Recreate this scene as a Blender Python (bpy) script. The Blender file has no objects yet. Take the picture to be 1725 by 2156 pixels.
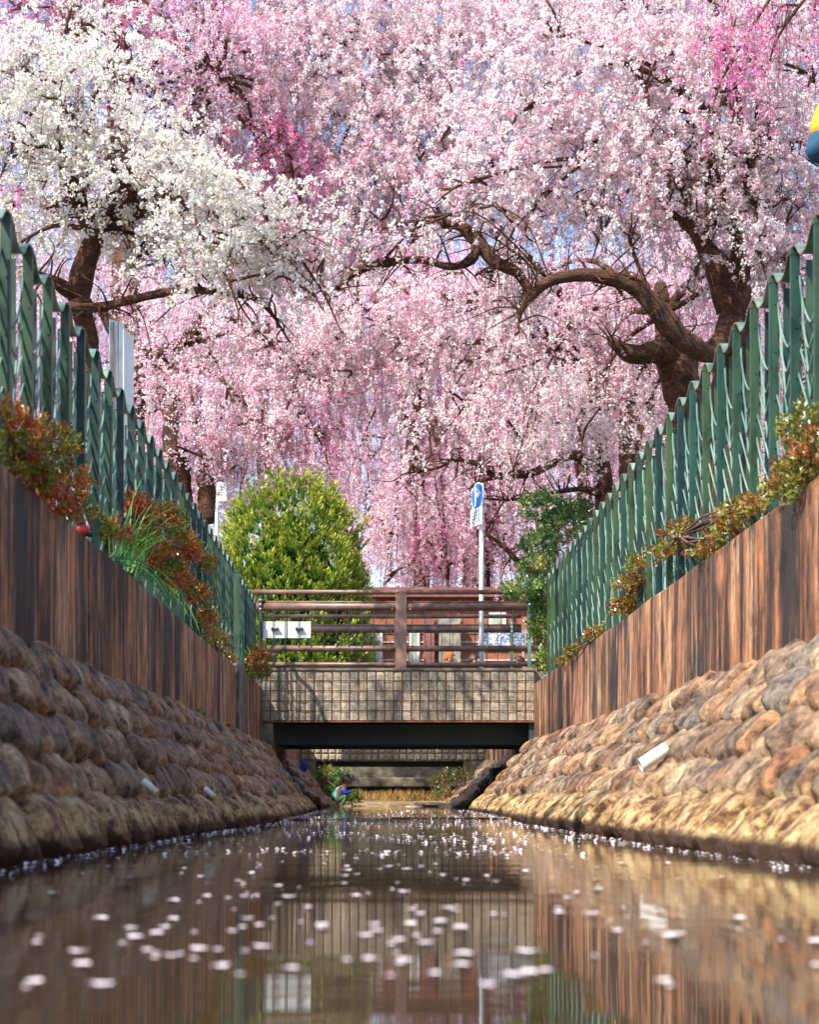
import bpy, bmesh, math, random
import numpy as np
from mathutils import Vector, Matrix, noise as mnoise

rng = np.random.default_rng(11)
random.seed(5)
R = math.radians
scene = bpy.context.scene
COL = scene.collection

# ------------------------------------------------------------------ camera, light
H = 0.22                       # lens just above the water
FPX, VX, VY = 3180.0, 805.0, 1673.0     # focal length and vanishing point on a 1725 x 2156 sheet
cam_d = bpy.data.cameras.new('camera')
cam = bpy.data.objects.new('camera', cam_d)
COL.objects.link(cam)
cam.location = (0, 0, H)
cam.rotation_euler = (R(90), 0, 0)
cam_d.sensor_fit = 'HORIZONTAL'
cam_d.sensor_width = 36.0
cam_d.lens = 36.0 * FPX / 1725.0
cam_d.shift_x = (862.5 - VX) / 1725.0
cam_d.shift_y = (VY - 1078.0) / 1725.0
cam_d.clip_start = 0.05
cam_d.clip_end = 3000
cam_d.dof.use_dof = True
cam_d.dof.focus_distance = 15.5
cam_d.dof.aperture_fstop = 4.8
scene.camera = cam

SUN = Vector((-0.50, -0.47, 0.80)).normalized()
w = bpy.data.worlds.new('World'); scene.world = w; w.use_nodes = True
wn = w.node_tree.nodes; wl = w.node_tree.links
sky = wn.new('ShaderNodeTexSky'); sky.sky_type = 'NISHITA'; sky.sun_disc = False
sky.sun_elevation = math.asin(SUN.z); sky.sun_rotation = math.atan2(SUN.x, SUN.y)
bg = wn['Background']; bg.inputs['Strength'].default_value = 0.15
wl.new(sky.outputs['Color'], bg.inputs['Color'])
sd = bpy.data.lights.new('sun', 'SUN'); sd.energy = 4.4; sd.angle = R(0.5); sd.color = (1, 0.95, 0.86)
so = bpy.data.objects.new('sun', sd); COL.objects.link(so)
so.rotation_euler = SUN.to_track_quat('Z', 'Y').to_euler()
so.location = (-20, -20, 40)

scene.view_settings.view_transform = 'Standard'
scene.view_settings.look = 'None'
scene.view_settings.gamma = 1.0
scene.view_settings.use_curve_mapping = False
scene.view_settings.exposure = 1.05
scene.render.engine = 'CYCLES'
scene.cycles.max_bounces = 7
scene.cycles.diffuse_bounces = 5
scene.cycles.glossy_bounces = 3
scene.cycles.transmission_bounces = 4
scene.cycles.transparent_max_bounces = 4
scene.cycles.use_denoising = True
scene.cycles.sample_clamp_indirect = 8

# ------------------------------------------------------------------ helpers
def P(x, y, d):
    """sheet pixel + distance -> world point"""
    return Vector(((x - VX) / FPX * d, d, H + (VY - y) / FPX * d))

def tag(o, label=None, cat=None, group=None, kind=None):
    if label: o['label'] = label
    if cat: o['category'] = cat
    if group: o['group'] = group
    if kind: o['kind'] = kind
    return o

def empty(name, loc=(0, 0, 0), label=None, cat=None, group=None, kind=None):
    o = bpy.data.objects.new(name, None); COL.objects.link(o); o.location = loc
    o.empty_display_size = 0.1
    return tag(o, label, cat, group, kind)

def link(name, me, mat, parent=None, loc=None):
    o = bpy.data.objects.new(name, me); COL.objects.link(o)
    if mat is not None and not me.materials: me.materials.append(mat)
    if parent is not None:
        o.parent = parent
        if loc is None:
            o.location = -Vector(parent_world(parent))
    if loc is not None: o.location = loc
    return o

def parent_world(p):
    v = Vector(p.location)
    q = p.parent
    while q is not None:
        v = v + q.location; q = q.parent
    return v

class MB:
    """collects geometry in world coordinates"""
    def __init__(s): s.v = []; s.f = []
    def add(s, vs, fs):
        b = len(s.v); s.v += [tuple(v) for v in vs]; s.f += [tuple(i + b for i in f) for f in fs]
        return s
    def box(s, a, b):
        x0, y0, z0 = a; x1, y1, z1 = b
        return s.add([(x0,y0,z0),(x1,y0,z0),(x1,y1,z0),(x0,y1,z0),(x0,y0,z1),(x1,y0,z1),(x1,y1,z1),(x0,y1,z1)],
                     [(3,2,1,0),(4,5,6,7),(0,1,5,4),(1,2,6,5),(2,3,7,6),(3,0,4,7)])
    def obox(s, c, ax, ay, az):
        c = Vector(c); ax, ay, az = Vector(ax), Vector(ay), Vector(az)
        vs = [c+sx*ax+sy*ay+sz*az for sz in (-1,1) for sx,sy in ((-1,-1),(1,-1),(1,1),(-1,1))]
        return s.add(vs, [(3,2,1,0),(4,5,6,7),(0,1,5,4),(1,2,6,5),(2,3,7,6),(3,0,4,7)])
    def tube(s, pts, rad, n=8, cap=True, wob=0.0):
        pts = [Vector(p) for p in pts]
        if not hasattr(rad, '__len__'): rad = [rad]*len(pts)
        t0 = (pts[1]-pts[0]).normalized()
        u = t0.cross(Vector((0,0,1)));
        if u.length < 0.05: u = t0.cross(Vector((1,0,0)))
        u.normalize()
        base = len(s.v)
        for i, p in enumerate(pts):
            t = (pts[min(i+1,len(pts)-1)] - pts[max(i-1,0)]).normalized()
            u = (u - t*u.dot(t)).normalized(); v = t.cross(u)
            for k in range(n):
                a = 2*math.pi*k/n
                r = rad[i]
                if wob: r *= 1 + wob*mnoise.noise(Vector((p.x*3+math.cos(a), p.y*3+math.sin(a), p.z*3)))
                s.v.append(tuple(p + u*(r*math.cos(a)) + v*(r*math.sin(a))))
        for i in range(len(pts)-1):
            for k in range(n):
                a = base+i*n+k; b = base+i*n+(k+1)%n
                s.f.append((a, b, b+n, a+n))
        if cap:
            s.f.append(tuple(base+k for k in reversed(range(n))))
            s.f.append(tuple(base+(len(pts)-1)*n+k for k in range(n)))
        return s
    def build(s, name, mat, parent=None, smooth=False, bevel=0.0, label=None):
        me = bpy.data.meshes.new(name); me.from_pydata(s.v, [], s.f); me.update()
        if smooth: me.shade_smooth()
        o = link(name, me, mat, parent)
        if bevel:
            m = o.modifiers.new('Bevel', 'BEVEL'); m.width = bevel; m.segments = 2; m.limit_method = 'ANGLE'
        if label: o['label'] = label
        return o

def np_quads(name, V, mat, parent=None, col=None, n=4):
    """V: (F,n,3) world coordinates; col: (F,3)"""
    V = np.asarray(V, dtype=np.float32)
    F = V.shape[0]
    me = bpy.data.meshes.new(name)
    me.vertices.add(F*n); me.vertices.foreach_set('co', V.reshape(-1))
    me.loops.add(F*n); me.loops.foreach_set('vertex_index', np.arange(F*n, dtype=np.int32))
    me.polygons.add(F); me.polygons.foreach_set('loop_start', np.arange(0, F*n, n, dtype=np.int32))
    me.polygons.foreach_set('loop_total', np.full(F, n, dtype=np.int32))
    me.update(calc_edges=True)
    if col is not None:
        at = me.color_attributes.new('col', 'FLOAT_COLOR', 'POINT')
        c = np.ones((F, n, 4), dtype=np.float32); c[:, :, :3] = np.asarray(col)[:, None, :]
        at.data.foreach_set('color', c.reshape(-1))
    return link(name, me, mat, parent)

def unit(v): return v/np.maximum(np.linalg.norm(v, axis=-1, keepdims=True), 1e-9)

def leaf_quads(c, d, half_w, half_l, bend=0.25):
    """quads centred at c along direction d (F,3)"""
    F = len(c)
    rnd = unit(rng.normal(size=(F, 3)))
    s = unit(np.cross(d, rnd)); nrm = np.cross(s, d)
    hw = np.asarray(half_w).reshape(-1, 1); hl = np.asarray(half_l).reshape(-1, 1)
    a = c - d*hl; b = c + s*hw + nrm*hw*bend; e = c + d*hl; g = c - s*hw + nrm*hw*bend
    return np.stack([a, b, e, g], 1)

# ------------------------------------------------------------------ materials
def mat(name):
    m = bpy.data.materials.new(name); m.use_nodes = True
    n = m.node_tree.nodes; l = m.node_tree.links
    return m, n, l, n['Principled BSDF']

def ramp(n, stops, interp='LINEAR'):
    r = n.new('ShaderNodeValToRGB'); r.color_ramp.interpolation = interp
    e = r.color_ramp.elements
    while len(e) < len(stops): e.new(0.5)
    for i, (p, c) in enumerate(stops): e[i].position = p; e[i].color = (*c, 1)
    return r

def texmap(n, l, scale=(1,1,1), kind='Object'):
    tc = n.new('ShaderNodeTexCoord'); mp = n.new('ShaderNodeMapping'); mp.inputs['Scale'].default_value = scale
    if kind == 'World':
        g = n.new('ShaderNodeNewGeometry'); l.new(g.outputs['Position'], mp.inputs['Vector'])
    else: l.new(tc.outputs[kind], mp.inputs['Vector'])
    return mp

def noise(n, l, mp, scale, detail=5, rough=0.6):
    t = n.new('ShaderNodeTexNoise'); t.inputs['Scale'].default_value = scale
    t.inputs['Detail'].default_value = detail; t.inputs['Roughness'].default_value = rough
    l.new(mp.outputs[0], t.inputs['Vector']); return t

def bump(n, l, b, src, strength, dist=0.02):
    bp = n.new('ShaderNodeBump'); bp.inputs['Strength'].default_value = strength; bp.inputs['Distance'].default_value = dist
    l.new(src, bp.inputs['Height']); l.new(bp.outputs['Normal'], b.inputs['Normal']); return bp

def mixc(n, l, a, b, fac, mode='MIX'):
    m = n.new('ShaderNodeMix'); m.data_type = 'RGBA'; m.blend_type = mode
    for s, v in ((6, a), (7, b)):
        if isinstance(v, tuple): m.inputs[s].default_value = (*v, 1)
        else: l.new(v, m.inputs[s])
    if isinstance(fac, float): m.inputs[0].default_value = fac
    else: l.new(fac, m.inputs[0])
    return m.outputs[2]

def simple(name, c1, c2, scale=8, rough=0.6, bmp=0.2, kind='World', stretch=(1,1,1), metallic=0.0, stops=(0.35, 0.65)):
    m, n, l, b = mat(name)
    mp = texmap(n, l, stretch, kind); t = noise(n, l, mp, scale)
    r = ramp(n, [(stops[0], c1), (stops[1], c2)]); l.new(t.outputs['Fac'], r.inputs['Fac'])
    l.new(r.outputs['Color'], b.inputs['Base Color']); b.inputs['Roughness'].default_value = rough
    b.inputs['Metallic'].default_value = metallic
    if bmp:
        t2 = noise(n, l, mp, scale*5); bump(n, l, b, t2.outputs['Fac'], bmp, 0.01)
    return m

def foliage_mat(name, trans=0.35, gloss=0.0):
    m = bpy.data.materials.new(name); m.use_nodes = True
    n = m.node_tree.nodes; l = m.node_tree.links; n.clear()
    out = n.new('ShaderNodeOutputMaterial')
    a = n.new('ShaderNodeAttribute'); a.attribute_name = 'col'
    d = n.new('ShaderNodeBsdfDiffuse'); t = n.new('ShaderNodeBsdfTranslucent'); mx = n.new('ShaderNodeMixShader')
    l.new(a.outputs['Color'], d.inputs['Color']); l.new(a.outputs['Color'], t.inputs['Color'])
    mx.inputs[0].default_value = trans
    l.new(d.outputs[0], mx.inputs[1]); l.new(t.outputs[0], mx.inputs[2])
    if gloss:
        g = n.new('ShaderNodeBsdfGlossy'); g.inputs['Roughness'].default_value = 0.35
        m2 = n.new('ShaderNodeMixShader'); m2.inputs[0].default_value = gloss
        l.new(mx.outputs[0], m2.inputs[1]); l.new(g.outputs[0], m2.inputs[2]); l.new(m2.outputs[0], out.inputs[0])
    else: l.new(mx.outputs[0], out.inputs[0])
    return m

M = {}
M['blossom'] = foliage_mat('blossom_petals', 0.45)
M['leaf'] = foliage_mat('green_leaves', 0.25, 0.06)
M['drygrass'] = foliage_mat('dry_grass', 0.2)
M['needle'] = foliage_mat('needles', 0.2)

def bark():
    m, n, l, b = mat('bark')
    mp = texmap(n, l, (1, 1, 1), 'World')
    t = noise(n, l, mp, 5, 6, 0.7); t2 = noise(n, l, texmap(n, l, (1,1,4), 'World'), 14, 5, 0.7)
    r = ramp(n, [(0.38, (0.022, 0.009, 0.006)), (0.47, (0.10, 0.034, 0.016)), (0.56, (0.22, 0.085, 0.04)), (0.66, (0.34, 0.20, 0.12))])
    mx = n.new('ShaderNodeMath'); mx.operation = 'MULTIPLY_ADD'; mx.inputs[1].default_value = 0.5
    mm = n.new('ShaderNodeMath'); mm.operation = 'MULTIPLY'; mm.inputs[1].default_value = 0.5
    l.new(t2.outputs['Fac'], mm.inputs[0]); l.new(t.outputs['Fac'], mx.inputs[0]); l.new(mm.outputs[0], mx.inputs[2])
    l.new(mx.outputs[0], r.inputs['Fac']); l.new(r.outputs['Color'], b.inputs['Base Color'])
    b.inputs['Roughness'].default_value = 0.85
    bump(n, l, b, t2.outputs['Fac'], 1.0, 0.14)
    return m
M['bark'] = bark()
M['twig'] = simple('twig', (0.07, 0.03, 0.022), (0.20, 0.11, 0.075), 4, 0.8, 0)

def wall_mat(name, seed):
    m, n, l, b = mat(name)
    def streak(fy, fz, sc, det=4):
        mp = texmap(n, l, (1.0, fy, fz), 'World'); mp.inputs['Location'].default_value = (seed, seed*1.7, 0)
        return noise(n, l, mp, sc, det, 0.65)
    s1 = streak(1.1, 0.18, 2.0, 7); s2 = streak(4.5, 0.40, 2.2, 6); s3 = streak(14.0, 0.7, 1.6, 4)
    broad = streak(0.5, 0.5, 1.4, 3)
    c1 = ramp(n, [(0.40, (0.03, 0.021, 0.018)), (0.46, (0.15, 0.062, 0.032)), (0.50, (0.33, 0.155, 0.08)), (0.55, (0.37, 0.15, 0.065)), (0.60, (0.47, 0.31, 0.19)), (0.66, (0.39, 0.12, 0.045))])
    l.new(s1.outputs['Fac'], c1.inputs['Fac'])
    dk = ramp(n, [(0.50, (0, 0, 0)), (0.58, (.9, .9, .9))]); l.new(s2.outputs['Fac'], dk.inputs['Fac'])
    a = mixc(n, l, c1.outputs['Color'], (0.032, 0.024, 0.022), dk.outputs['Color'])
    wh = ramp(n, [(0.58, (0, 0, 0)), (0.66, (1, 1, 1))]); l.new(s3.outputs['Fac'], wh.inputs['Fac'])
    br = ramp(n, [(0.45, (0, 0, 0)), (0.62, (0.75, 0.75, 0.75))]); l.new(broad.outputs['Fac'], br.inputs['Fac'])
    f = n.new('ShaderNodeMath'); f.operation = 'MULTIPLY'; l.new(wh.outputs['Color'], f.inputs[0]); l.new(br.outputs['Color'], f.inputs[1])
    a = mixc(n, l, a, (0.62, 0.48, 0.34), f.outputs[0])
    l.new(a, b.inputs['Base Color']); b.inputs['Roughness'].default_value = 0.75
    fine = noise(n, l, texmap(n, l, (1,1,1), 'World'), 40, 4)
    blot = noise(n, l, texmap(n, l, (1, 1.6, 0.9), 'World'), 3.5, 8, 0.75)
    bl = ramp(n, [(0.36, (0.35, 0.32, 0.30)), (0.48, (0.9, 0.88, 0.85)), (0.60, (1.35, 1.22, 1.05))]); l.new(blot.outputs['Fac'], bl.inputs['Fac'])
    a = mixc(n, l, a, bl.outputs['Color'], 1.0, 'MULTIPLY'); l.new(a, b.inputs['Base Color'])
    bump(n, l, b, fine.outputs['Fac'], 0.35, 0.01)
    return m
M['wall_left'] = wall_mat('stained_wall_shade_side', 3.0)
M['wall_right'] = wall_mat('stained_wall_sun_side', 8.3)

def stone_mat():
    m, n, l, b = mat('bank_stone')
    oi = n.new('ShaderNodeObjectInfo')
    mp = texmap(n, l, (1, 1, 1), 'World')
    t = noise(n, l, mp, 11, 9, 0.76); t2 = noise(n, l, mp, 34, 6, 0.75)
    base = ramp(n, [(0.0, (0.19, 0.16, 0.13)), (0.25, (0.34, 0.19, 0.10)), (0.45, (0.28, 0.25, 0.21)), (0.7, (0.42, 0.24, 0.12)), (0.88, (0.50, 0.41, 0.28)), (1.0, (0.34, 0.15, 0.07))])
    gi = n.new('ShaderNodeNewGeometry'); fr_ = n.new('ShaderNodeMath'); fr_.operation = 'ADD'; fr2 = n.new('ShaderNodeMath'); fr2.operation = 'FRACT'
    l.new(oi.outputs['Random'], fr_.inputs[0]); l.new(gi.outputs['Random Per Island'], fr_.inputs[1]); l.new(fr_.outputs[0], fr2.inputs[0])
    l.new(fr2.outputs[0], base.inputs['Fac'])
    dk = ramp(n, [(0.38, (0.14, 0.09, 0.06)), (0.47, (0.62, 0.55, 0.5)), (0.55, (1.1, 1.0, 0.9)), (0.64, (1.8, 1.65, 1.35))]); l.new(t.outputs['Fac'], dk.inputs['Fac'])
    a = mixc(n, l, base.outputs['Color'], dk.outputs['Color'], 1.0, 'MULTIPLY')
    g = n.new('ShaderNodeNewGeometry'); sx = n.new('ShaderNodeSeparateXYZ'); l.new(g.outputs['Position'], sx.inputs[0])
    # dried mineral band of the lowest course, dark algae right at the waterline
    ad = n.new('ShaderNodeMath'); ad.operation = 'MULTIPLY_ADD'; ad.inputs[1].default_value = -0.16; l.new(t2.outputs['Fac'], ad.inputs[0]); l.new(sx.outputs['Z'], ad.inputs[2])
    band = ramp(n, [(0.08, (1, 1, 1)), (0.20, (0, 0, 0))]); l.new(ad.outputs[0], band.inputs['Fac'])
    mineral = ramp(n, [(0.42, (0.08, 0.035, 0.015)), (0.48, (0.34, 0.18, 0.07)), (0.56, (0.60, 0.44, 0.20)), (0.66, (0.70, 0.60, 0.36))]); l.new(t.outputs['Fac'], mineral.inputs['Fac'])
    a = mixc(n, l, a, mineral.outputs['Color'], band.outputs['Color'])
    alg = ramp(n, [(0.0, (1, 1, 1)), (0.012, (1, 1, 1)), (0.045, (0, 0, 0))])
    ad2 = n.new('ShaderNodeMath'); ad2.operation = 'MULTIPLY_ADD'; ad2.inputs[1].default_value = -0.07; l.new(t2.outputs['Fac'], ad2.inputs[0]); l.new(sx.outputs['Z'], ad2.inputs[2])
    l.new(ad2.outputs[0], alg.inputs['Fac'])
    a = mixc(n, l, a, (0.055, 0.022, 0.008), alg.outputs['Color'])
    l.new(a, b.inputs['Base Color']); b.inputs['Roughness'].default_value = 0.45
    ad3 = n.new('ShaderNodeMath'); ad3.operation = 'MULTIPLY_ADD'; ad3.inputs[1].default_value = 0.35; l.new(t2.outputs['Fac'], ad3.inputs[0]); l.new(t.outputs['Fac'], ad3.inputs[2])
    bump(n, l, b, ad3.outputs[0], 0.8, 0.05)
    return m
M['stone'] = stone_mat()
M['mortar'] = simple('mortar', (0.03, 0.02, 0.014), (0.09, 0.06, 0.038), 9, 0.9, 0.6)
M['concrete'] = simple('weathered_concrete', (0.16, 0.14, 0.11), (0.40, 0.36, 0.29), 5, 0.85, 0.5)
M['concrete_mossy'] = simple('mossy_concrete', (0.07, 0.06, 0.04), (0.24, 0.20, 0.14), 5, 0.85, 0.5)
def cushion():
    m, n, l, b = mat('stained_parapet_blocks')
    mp = texmap(n, l, (1, 1, 1), 'World'); t = noise(n, l, mp, 18, 7, .7); oi = n.new('ShaderNodeObjectInfo')
    r = ramp(n, [(.35, (0.22, 0.185, 0.14)), (.5, (0.38, 0.33, 0.25)), (.66, (0.54, 0.47, 0.36))]); l.new(t.outputs['Fac'], r.inputs['Fac'])
    v = ramp(n, [(0, (.72, .72, .74)), (1, (1.12, 1.08, 1.0))]); l.new(oi.outputs['Random'], v.inputs['Fac'])
    a = mixc(n, l, r.outputs['Color'], v.outputs['Color'], 1.0, 'MULTIPLY')
    st_ = noise(n, l, texmap(n, l, (5, 1, .5), 'World'), 1.6, 6, .7); k = ramp(n, [(.42, (.35, .31, .28)), (.56, (1, 1, 1))]); l.new(st_.outputs['Fac'], k.inputs['Fac'])
    a = mixc(n, l, a, k.outputs['Color'], .55, 'MULTIPLY')
    l.new(a, b.inputs['Base Color']); b.inputs['Roughness'].default_value = .85
    bump(n, l, b, t.outputs['Fac'], .7, .02); return m
M['cushion'] = cushion()
M['rust'] = simple('rusty_wire', (0.10, 0.035, 0.018), (0.25, 0.09, 0.04), 20, 0.8, 0)
M['under'] = simple('girder_and_shade_tone', (0.02, 0.04, 0.045), (0.035, 0.055, 0.055), 3, 0.7, 0)  # dark girder tone; on the right abutments it paints in the bridge's shade
M['rail'] = simple('brown_rail_paint', (0.10, 0.055, 0.040), (0.21, 0.115, 0.085), 6, 0.42, 0.1)
M['post_plate'] = simple('brown_post_plate', (0.17, 0.09, 0.065), (0.27, 0.15, 0.11), 5, 0.5, 0.15)
M['green_plain'] = simple('green_fence_paint', (0.008, 0.045, 0.038), (0.045, 0.105, 0.045), 1.6, 0.38, 0.05)
def fence_green():
    m, n, l, b = mat('weathered_green_paint')
    oi = n.new('ShaderNodeObjectInfo'); r = ramp(n, [(0.0, (0.006, 0.030, 0.032)), (0.35, (0.014, 0.055, 0.042)), (0.65, (0.042, 0.078, 0.034)), (1.0, (0.016, 0.068, 0.054))])
    l.new(oi.outputs['Random'], r.inputs['Fac'])
    t = noise(n, l, texmap(n, l, (1, 1, .35), 'World'), 9, 6, .7); k = ramp(n, [(.36, (.45, .45, .45)), (.5, (1, 1, 1)), (.66, (1.5, 1.35, 1.1))]); l.new(t.outputs['Fac'], k.inputs['Fac'])
    a = mixc(n, l, r.outputs['Color'], k.outputs['Color'], 1.0, 'MULTIPLY')
    t2 = noise(n, l, texmap(n, l, (1, 1, .6), 'World'), 26, 5, .75); k2 = ramp(n, [(.60, (0, 0, 0)), (.66, (1, 1, 1))]); l.new(t2.outputs['Fac'], k2.inputs['Fac'])
    a = mixc(n, l, a, (0.12, 0.05, 0.03), k2.outputs['Color'])
    l.new(a, b.inputs['Base Color']); b.inputs['Roughness'].default_value = .42
    return m
M['green'] = fence_green()
M['strip'] = simple('pale_fence_strip', (0.03, 0.085, 0.065), (0.20, 0.30, 0.24), 5, 0.32, 0.05, stretch=(1,1,0.4))
M['strip_edge'] = simple('rusted_strip_edge', (0.16, 0.07, 0.045), (0.32, 0.16, 0.11), 9, 0.7, 0)
M['white'] = simple('white_paint', (0.72, 0.73, 0.73), (0.82, 0.82, 0.80), 3, 0.4, 0)
M['white_plate'] = simple('weathered_white_plate', (0.55, 0.56, 0.58), (0.75, 0.75, 0.74), 6, 0.45, 0)
M['pvc'] = simple('white_pvc', (0.62, 0.58, 0.50), (0.80, 0.79, 0.75), 9, 0.35, 0)
M['blue'] = simple('sign_blue', (0.01, 0.16, 0.62), (0.02, 0.20, 0.70), 3, 0.4, 0)
M['black'] = simple('dark_metal', (0.02, 0.02, 0.022), (0.04, 0.04, 0.045), 8, 0.5, 0)
M['soil'] = simple('soil', (0.06, 0.04, 0.025), (0.14, 0.10, 0.06), 3, 0.95, 0.5)
M['gravel'] = simple('gravel_bar', (0.16, 0.10, 0.05), (0.42, 0.31, 0.17), 12, 0.9, 0.8)
M['rock'] = simple('pale_bar_rock', (0.22, 0.14, 0.075), (0.55, 0.43, 0.27), 9, 0.8, 0.8)
M['road'] = simple('asphalt', (0.04, 0.04, 0.042), (0.065, 0.065, 0.065), 20, 0.9, 0.3)
M['brass'] = simple('bolt', (0.35, 0.18, 0.07), (0.50, 0.27, 0.10), 8, 0.4, 0, metallic=0.6)
M['red'] = simple('red_plastic', (0.55, 0.03, 0.03), (0.65, 0.06, 0.09), 8, 0.4, 0)
M['skin'] = simple('skin', (0.50, 0.25, 0.16), (0.58, 0.31, 0.20), 20, 0.5, 0)
M['hair'] = simple('dark_brown_hair', (0.030, 0.012, 0.008), (0.07, 0.028, 0.016), 40, 0.5, 0.3)
def cloth(name, c): M[name] = simple(name, tuple(x*0.85 for x in c), c, 18, 0.9, 0.2)
cloth('yellow_shirt', (0.60, 0.36, 0.03)); cloth('blue_sleeve', (0.012, 0.065, 0.13)); cloth('cloth_blue', (0.02, 0.10, 0.70))
cloth('cloth_white', (0.72, 0.70, 0.62)); cloth('cloth_teal', (0.01, 0.28, 0.24)); cloth('trousers_green', (0.16, 0.30, 0.13))
cloth('navy', (0.012, 0.018, 0.05)); cloth('cap_slate', (0.02, 0.05, 0.07)); cloth('lavender', (0.42, 0.38, 0.52))
cloth('auburn', (0.36, 0.10, 0.02)); cloth('charcoal', (0.03, 0.03, 0.035)); cloth('bag_blue', (0.03, 0.09, 0.42)); cloth('denim', (0.04, 0.07, 0.15))

def water_mat():
    m, n, l, b = mat('stream_water')
    b.inputs['Base Color'].default_value = (0.040, 0.025, 0.015, 1)
    b.inputs['Roughness'].default_value = 0.015; b.inputs['IOR'].default_value = 1.38
    b.inputs['Specular IOR Level'].default_value = 0.6
    t = noise(n, l, texmap(n, l, (0.22, 1.6, 1), 'World'), 3.2, 3, 0.5)
    t2 = noise(n, l, texmap(n, l, (0.16, 2.0, 1), 'World'), 12, 2, 0.5)
    ad = n.new('ShaderNodeMath'); ad.operation = 'MULTIPLY_ADD'; ad.inputs[1].default_value = 0.25
    l.new(t2.outputs['Fac'], ad.inputs[0]); l.new(t.outputs['Fac'], ad.inputs[2])
    bump(n, l, b, ad.outputs[0], 0.11, 0.012)
    return m
M['water'] = water_mat()

# ------------------------------------------------------------------ setting: ground, bed, water
XL, XR = -1.60, 2.01           # faces of the two channel walls
ZL, ZR = 1.62, 1.69            # tops of the walls
DB, DF = 20.0, 22.87           # near and far side of the road bridge
def xw_left(d):  return float(np.interp(d, [0, 4.4, 6.0, 8.0, 10.5, 12.5, 16.0, 20.0, 30.0], [-1.20, -1.20, -1.18, -1.10, -0.97, -0.87, -0.84, -0.90, -1.0]))
def xw_right(d): return float(np.interp(d, [0, 4.4, 6.6, 11.3, 16.7, 30.0], [1.38, 1.36, 1.23, 1.15, 1.15, 1.15]))

def sheet(name, m, xs, ys, zf, kind='structure'):
    mb = MB(); nx, ny = len(xs), len(ys)
    mb.v = [(x, y, zf(x, y)) for y in ys for x in xs]
    mb.f = [(j*nx+i, j*nx+i+1, (j+1)*nx+i+1, (j+1)*nx+i) for j in range(ny-1) for i in range(nx-1)]
    o = mb.build(name, m, None, True); o['kind'] = kind; return o
def zn(x, y, a=0.04, s=0.8): return a*mnoise.noise(Vector((x*s, y*s, 3.1)))
ysb = [-60, -20, -4, 0, 4, 6, 8, 10, 12, 14, 16, 18, 19.9]
def left_bank(x, y): return 1.55 + zn(x, y)
def right_bank(x, y):
    t = min(max((x-2.26)/0.18, 0), 1); near = min(max((11.0-y)/2.0, 0), 1)
    return 1.60 + 0.46*t*near + zn(x, y)
sheet('ground', M['soil'], [-400, -60, -20, -10, -6, -4, -2.6, -1.84], ysb, left_bank)
sheet('ground', M['soil'], [2.25, 2.45, 2.62, 3.2, 4, 6, 10, 20, 60, 400], ysb, right_bank)
sheet('ground', M['soil'], [-400, -60, -20, -8, -4, -2.6, -1.84], [22.9, 24, 26, 30, 36.8], lambda x, y: (1.75 if x < -2.7 else 1.40) + zn(x, y))
sheet('ground', M['soil'], [2.25, 4, 8, 20, 60, 400], [22.9, 24, 26, 30, 36.8], lambda x, y: 1.75 + zn(x, y))
sheet('ground', M['soil'], [-700, -60, -20, -5, 0, 5, 20, 60, 700], [36.8, 40, 60, 120, 400, 1400], lambda x, y: 1.78 + zn(x, y))
sheet('road', M['road'], [-400, -20, -1.8, 2.2, 20, 400], [20.06, 21, 22, 22.84], lambda x, y: 1.86)
sheet('stream_bed', M['mortar'], [-2.2, -1, 0, 1, 2.4], [-6, 5, 15, 26, 37], lambda x, y: -0.22)

def wz(x, y):
    z = 0.0
    z += 0.030*math.exp(-((y-13.1-0.25*math.sin(x*2.1))/0.55)**2)*(0.8+0.4*mnoise.noise(Vector((x*2.5, y, 0))))
    if y > 13.1: z = max(z, 0.022)
    return z
wo = sheet('water', M['water'], list(np.linspace(-1.75, 2.15, 60)), [-6, -2, 0, 2, 4, 6, 8, 10, 11]+list(np.linspace(11.4, 15.2, 70))+[16, 18, 20, 22, 24, 26, 26.6], wz)

# ------------------------------------------------------------------ channel walls
def channel_wall(name, x0, x1, segs, ztop, zbot, m, label, capm=None):
    o = empty(name, (x0, segs[0][0], 0), label, 'retaining wall')
    for (a, b) in segs:
        mb = MB()
        n = max(2, int((b-a)/0.5))
        ys = np.linspace(a, b, n)
        for y in ys:
            e = 0.012*mnoise.noise(Vector((x0, y*0.9, 1.0))); t = ztop + 0.012*mnoise.noise(Vector((5.0, y*1.3, 1.0)))
            mb.v += [(x0+e, y, zbot), (x0+e, y, t-0.012), (x0+e+(0.012 if x1 > x0 else -0.012), y, t), (x1, y, t), (x1, y, zbot)]
        for i in range(len(ys)-1):
            for k in range(4):
                q = (i*5+k, i*5+k+1, i*5+5+k+1, i*5+5+k)
                mb.f.append(q if x1 > x0 else q[::-1])
        mb.f.append((0,1,2,3,4)); mb.f.append(tuple((len(ys)-1)*5+k for k in (4,3,2,1,0)))
        mb.build('wall_panel', m, o)
    return o
channel_wall('channel_wall', XL, XL-0.24, [(-6, 0.5), (0.52, 8.22), (8.26, 16.5)], ZL, -0.25, M['wall_left'], 'rust-streaked concrete retaining wall on the left, in shade')
channel_wall('channel_wall', XR, XR+0.24, [(-6, 3.2), (3.22, 13.0), (13.01, 19.98)], ZR, -0.25, M['wall_right'], 'rust-streaked concrete retaining wall on the right, in sun')
pw = empty('channel_wall', (XL, 16.5, 0), 'short concrete wall with a squared pier joining left wall to bridge', 'retaining wall')
MB().box((XL-0.26, 16.54, -0.25), (XL+0.035, 17.15, ZL+0.04)).build('pier', M['concrete_mossy'], pw, bevel=0.012)
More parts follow.
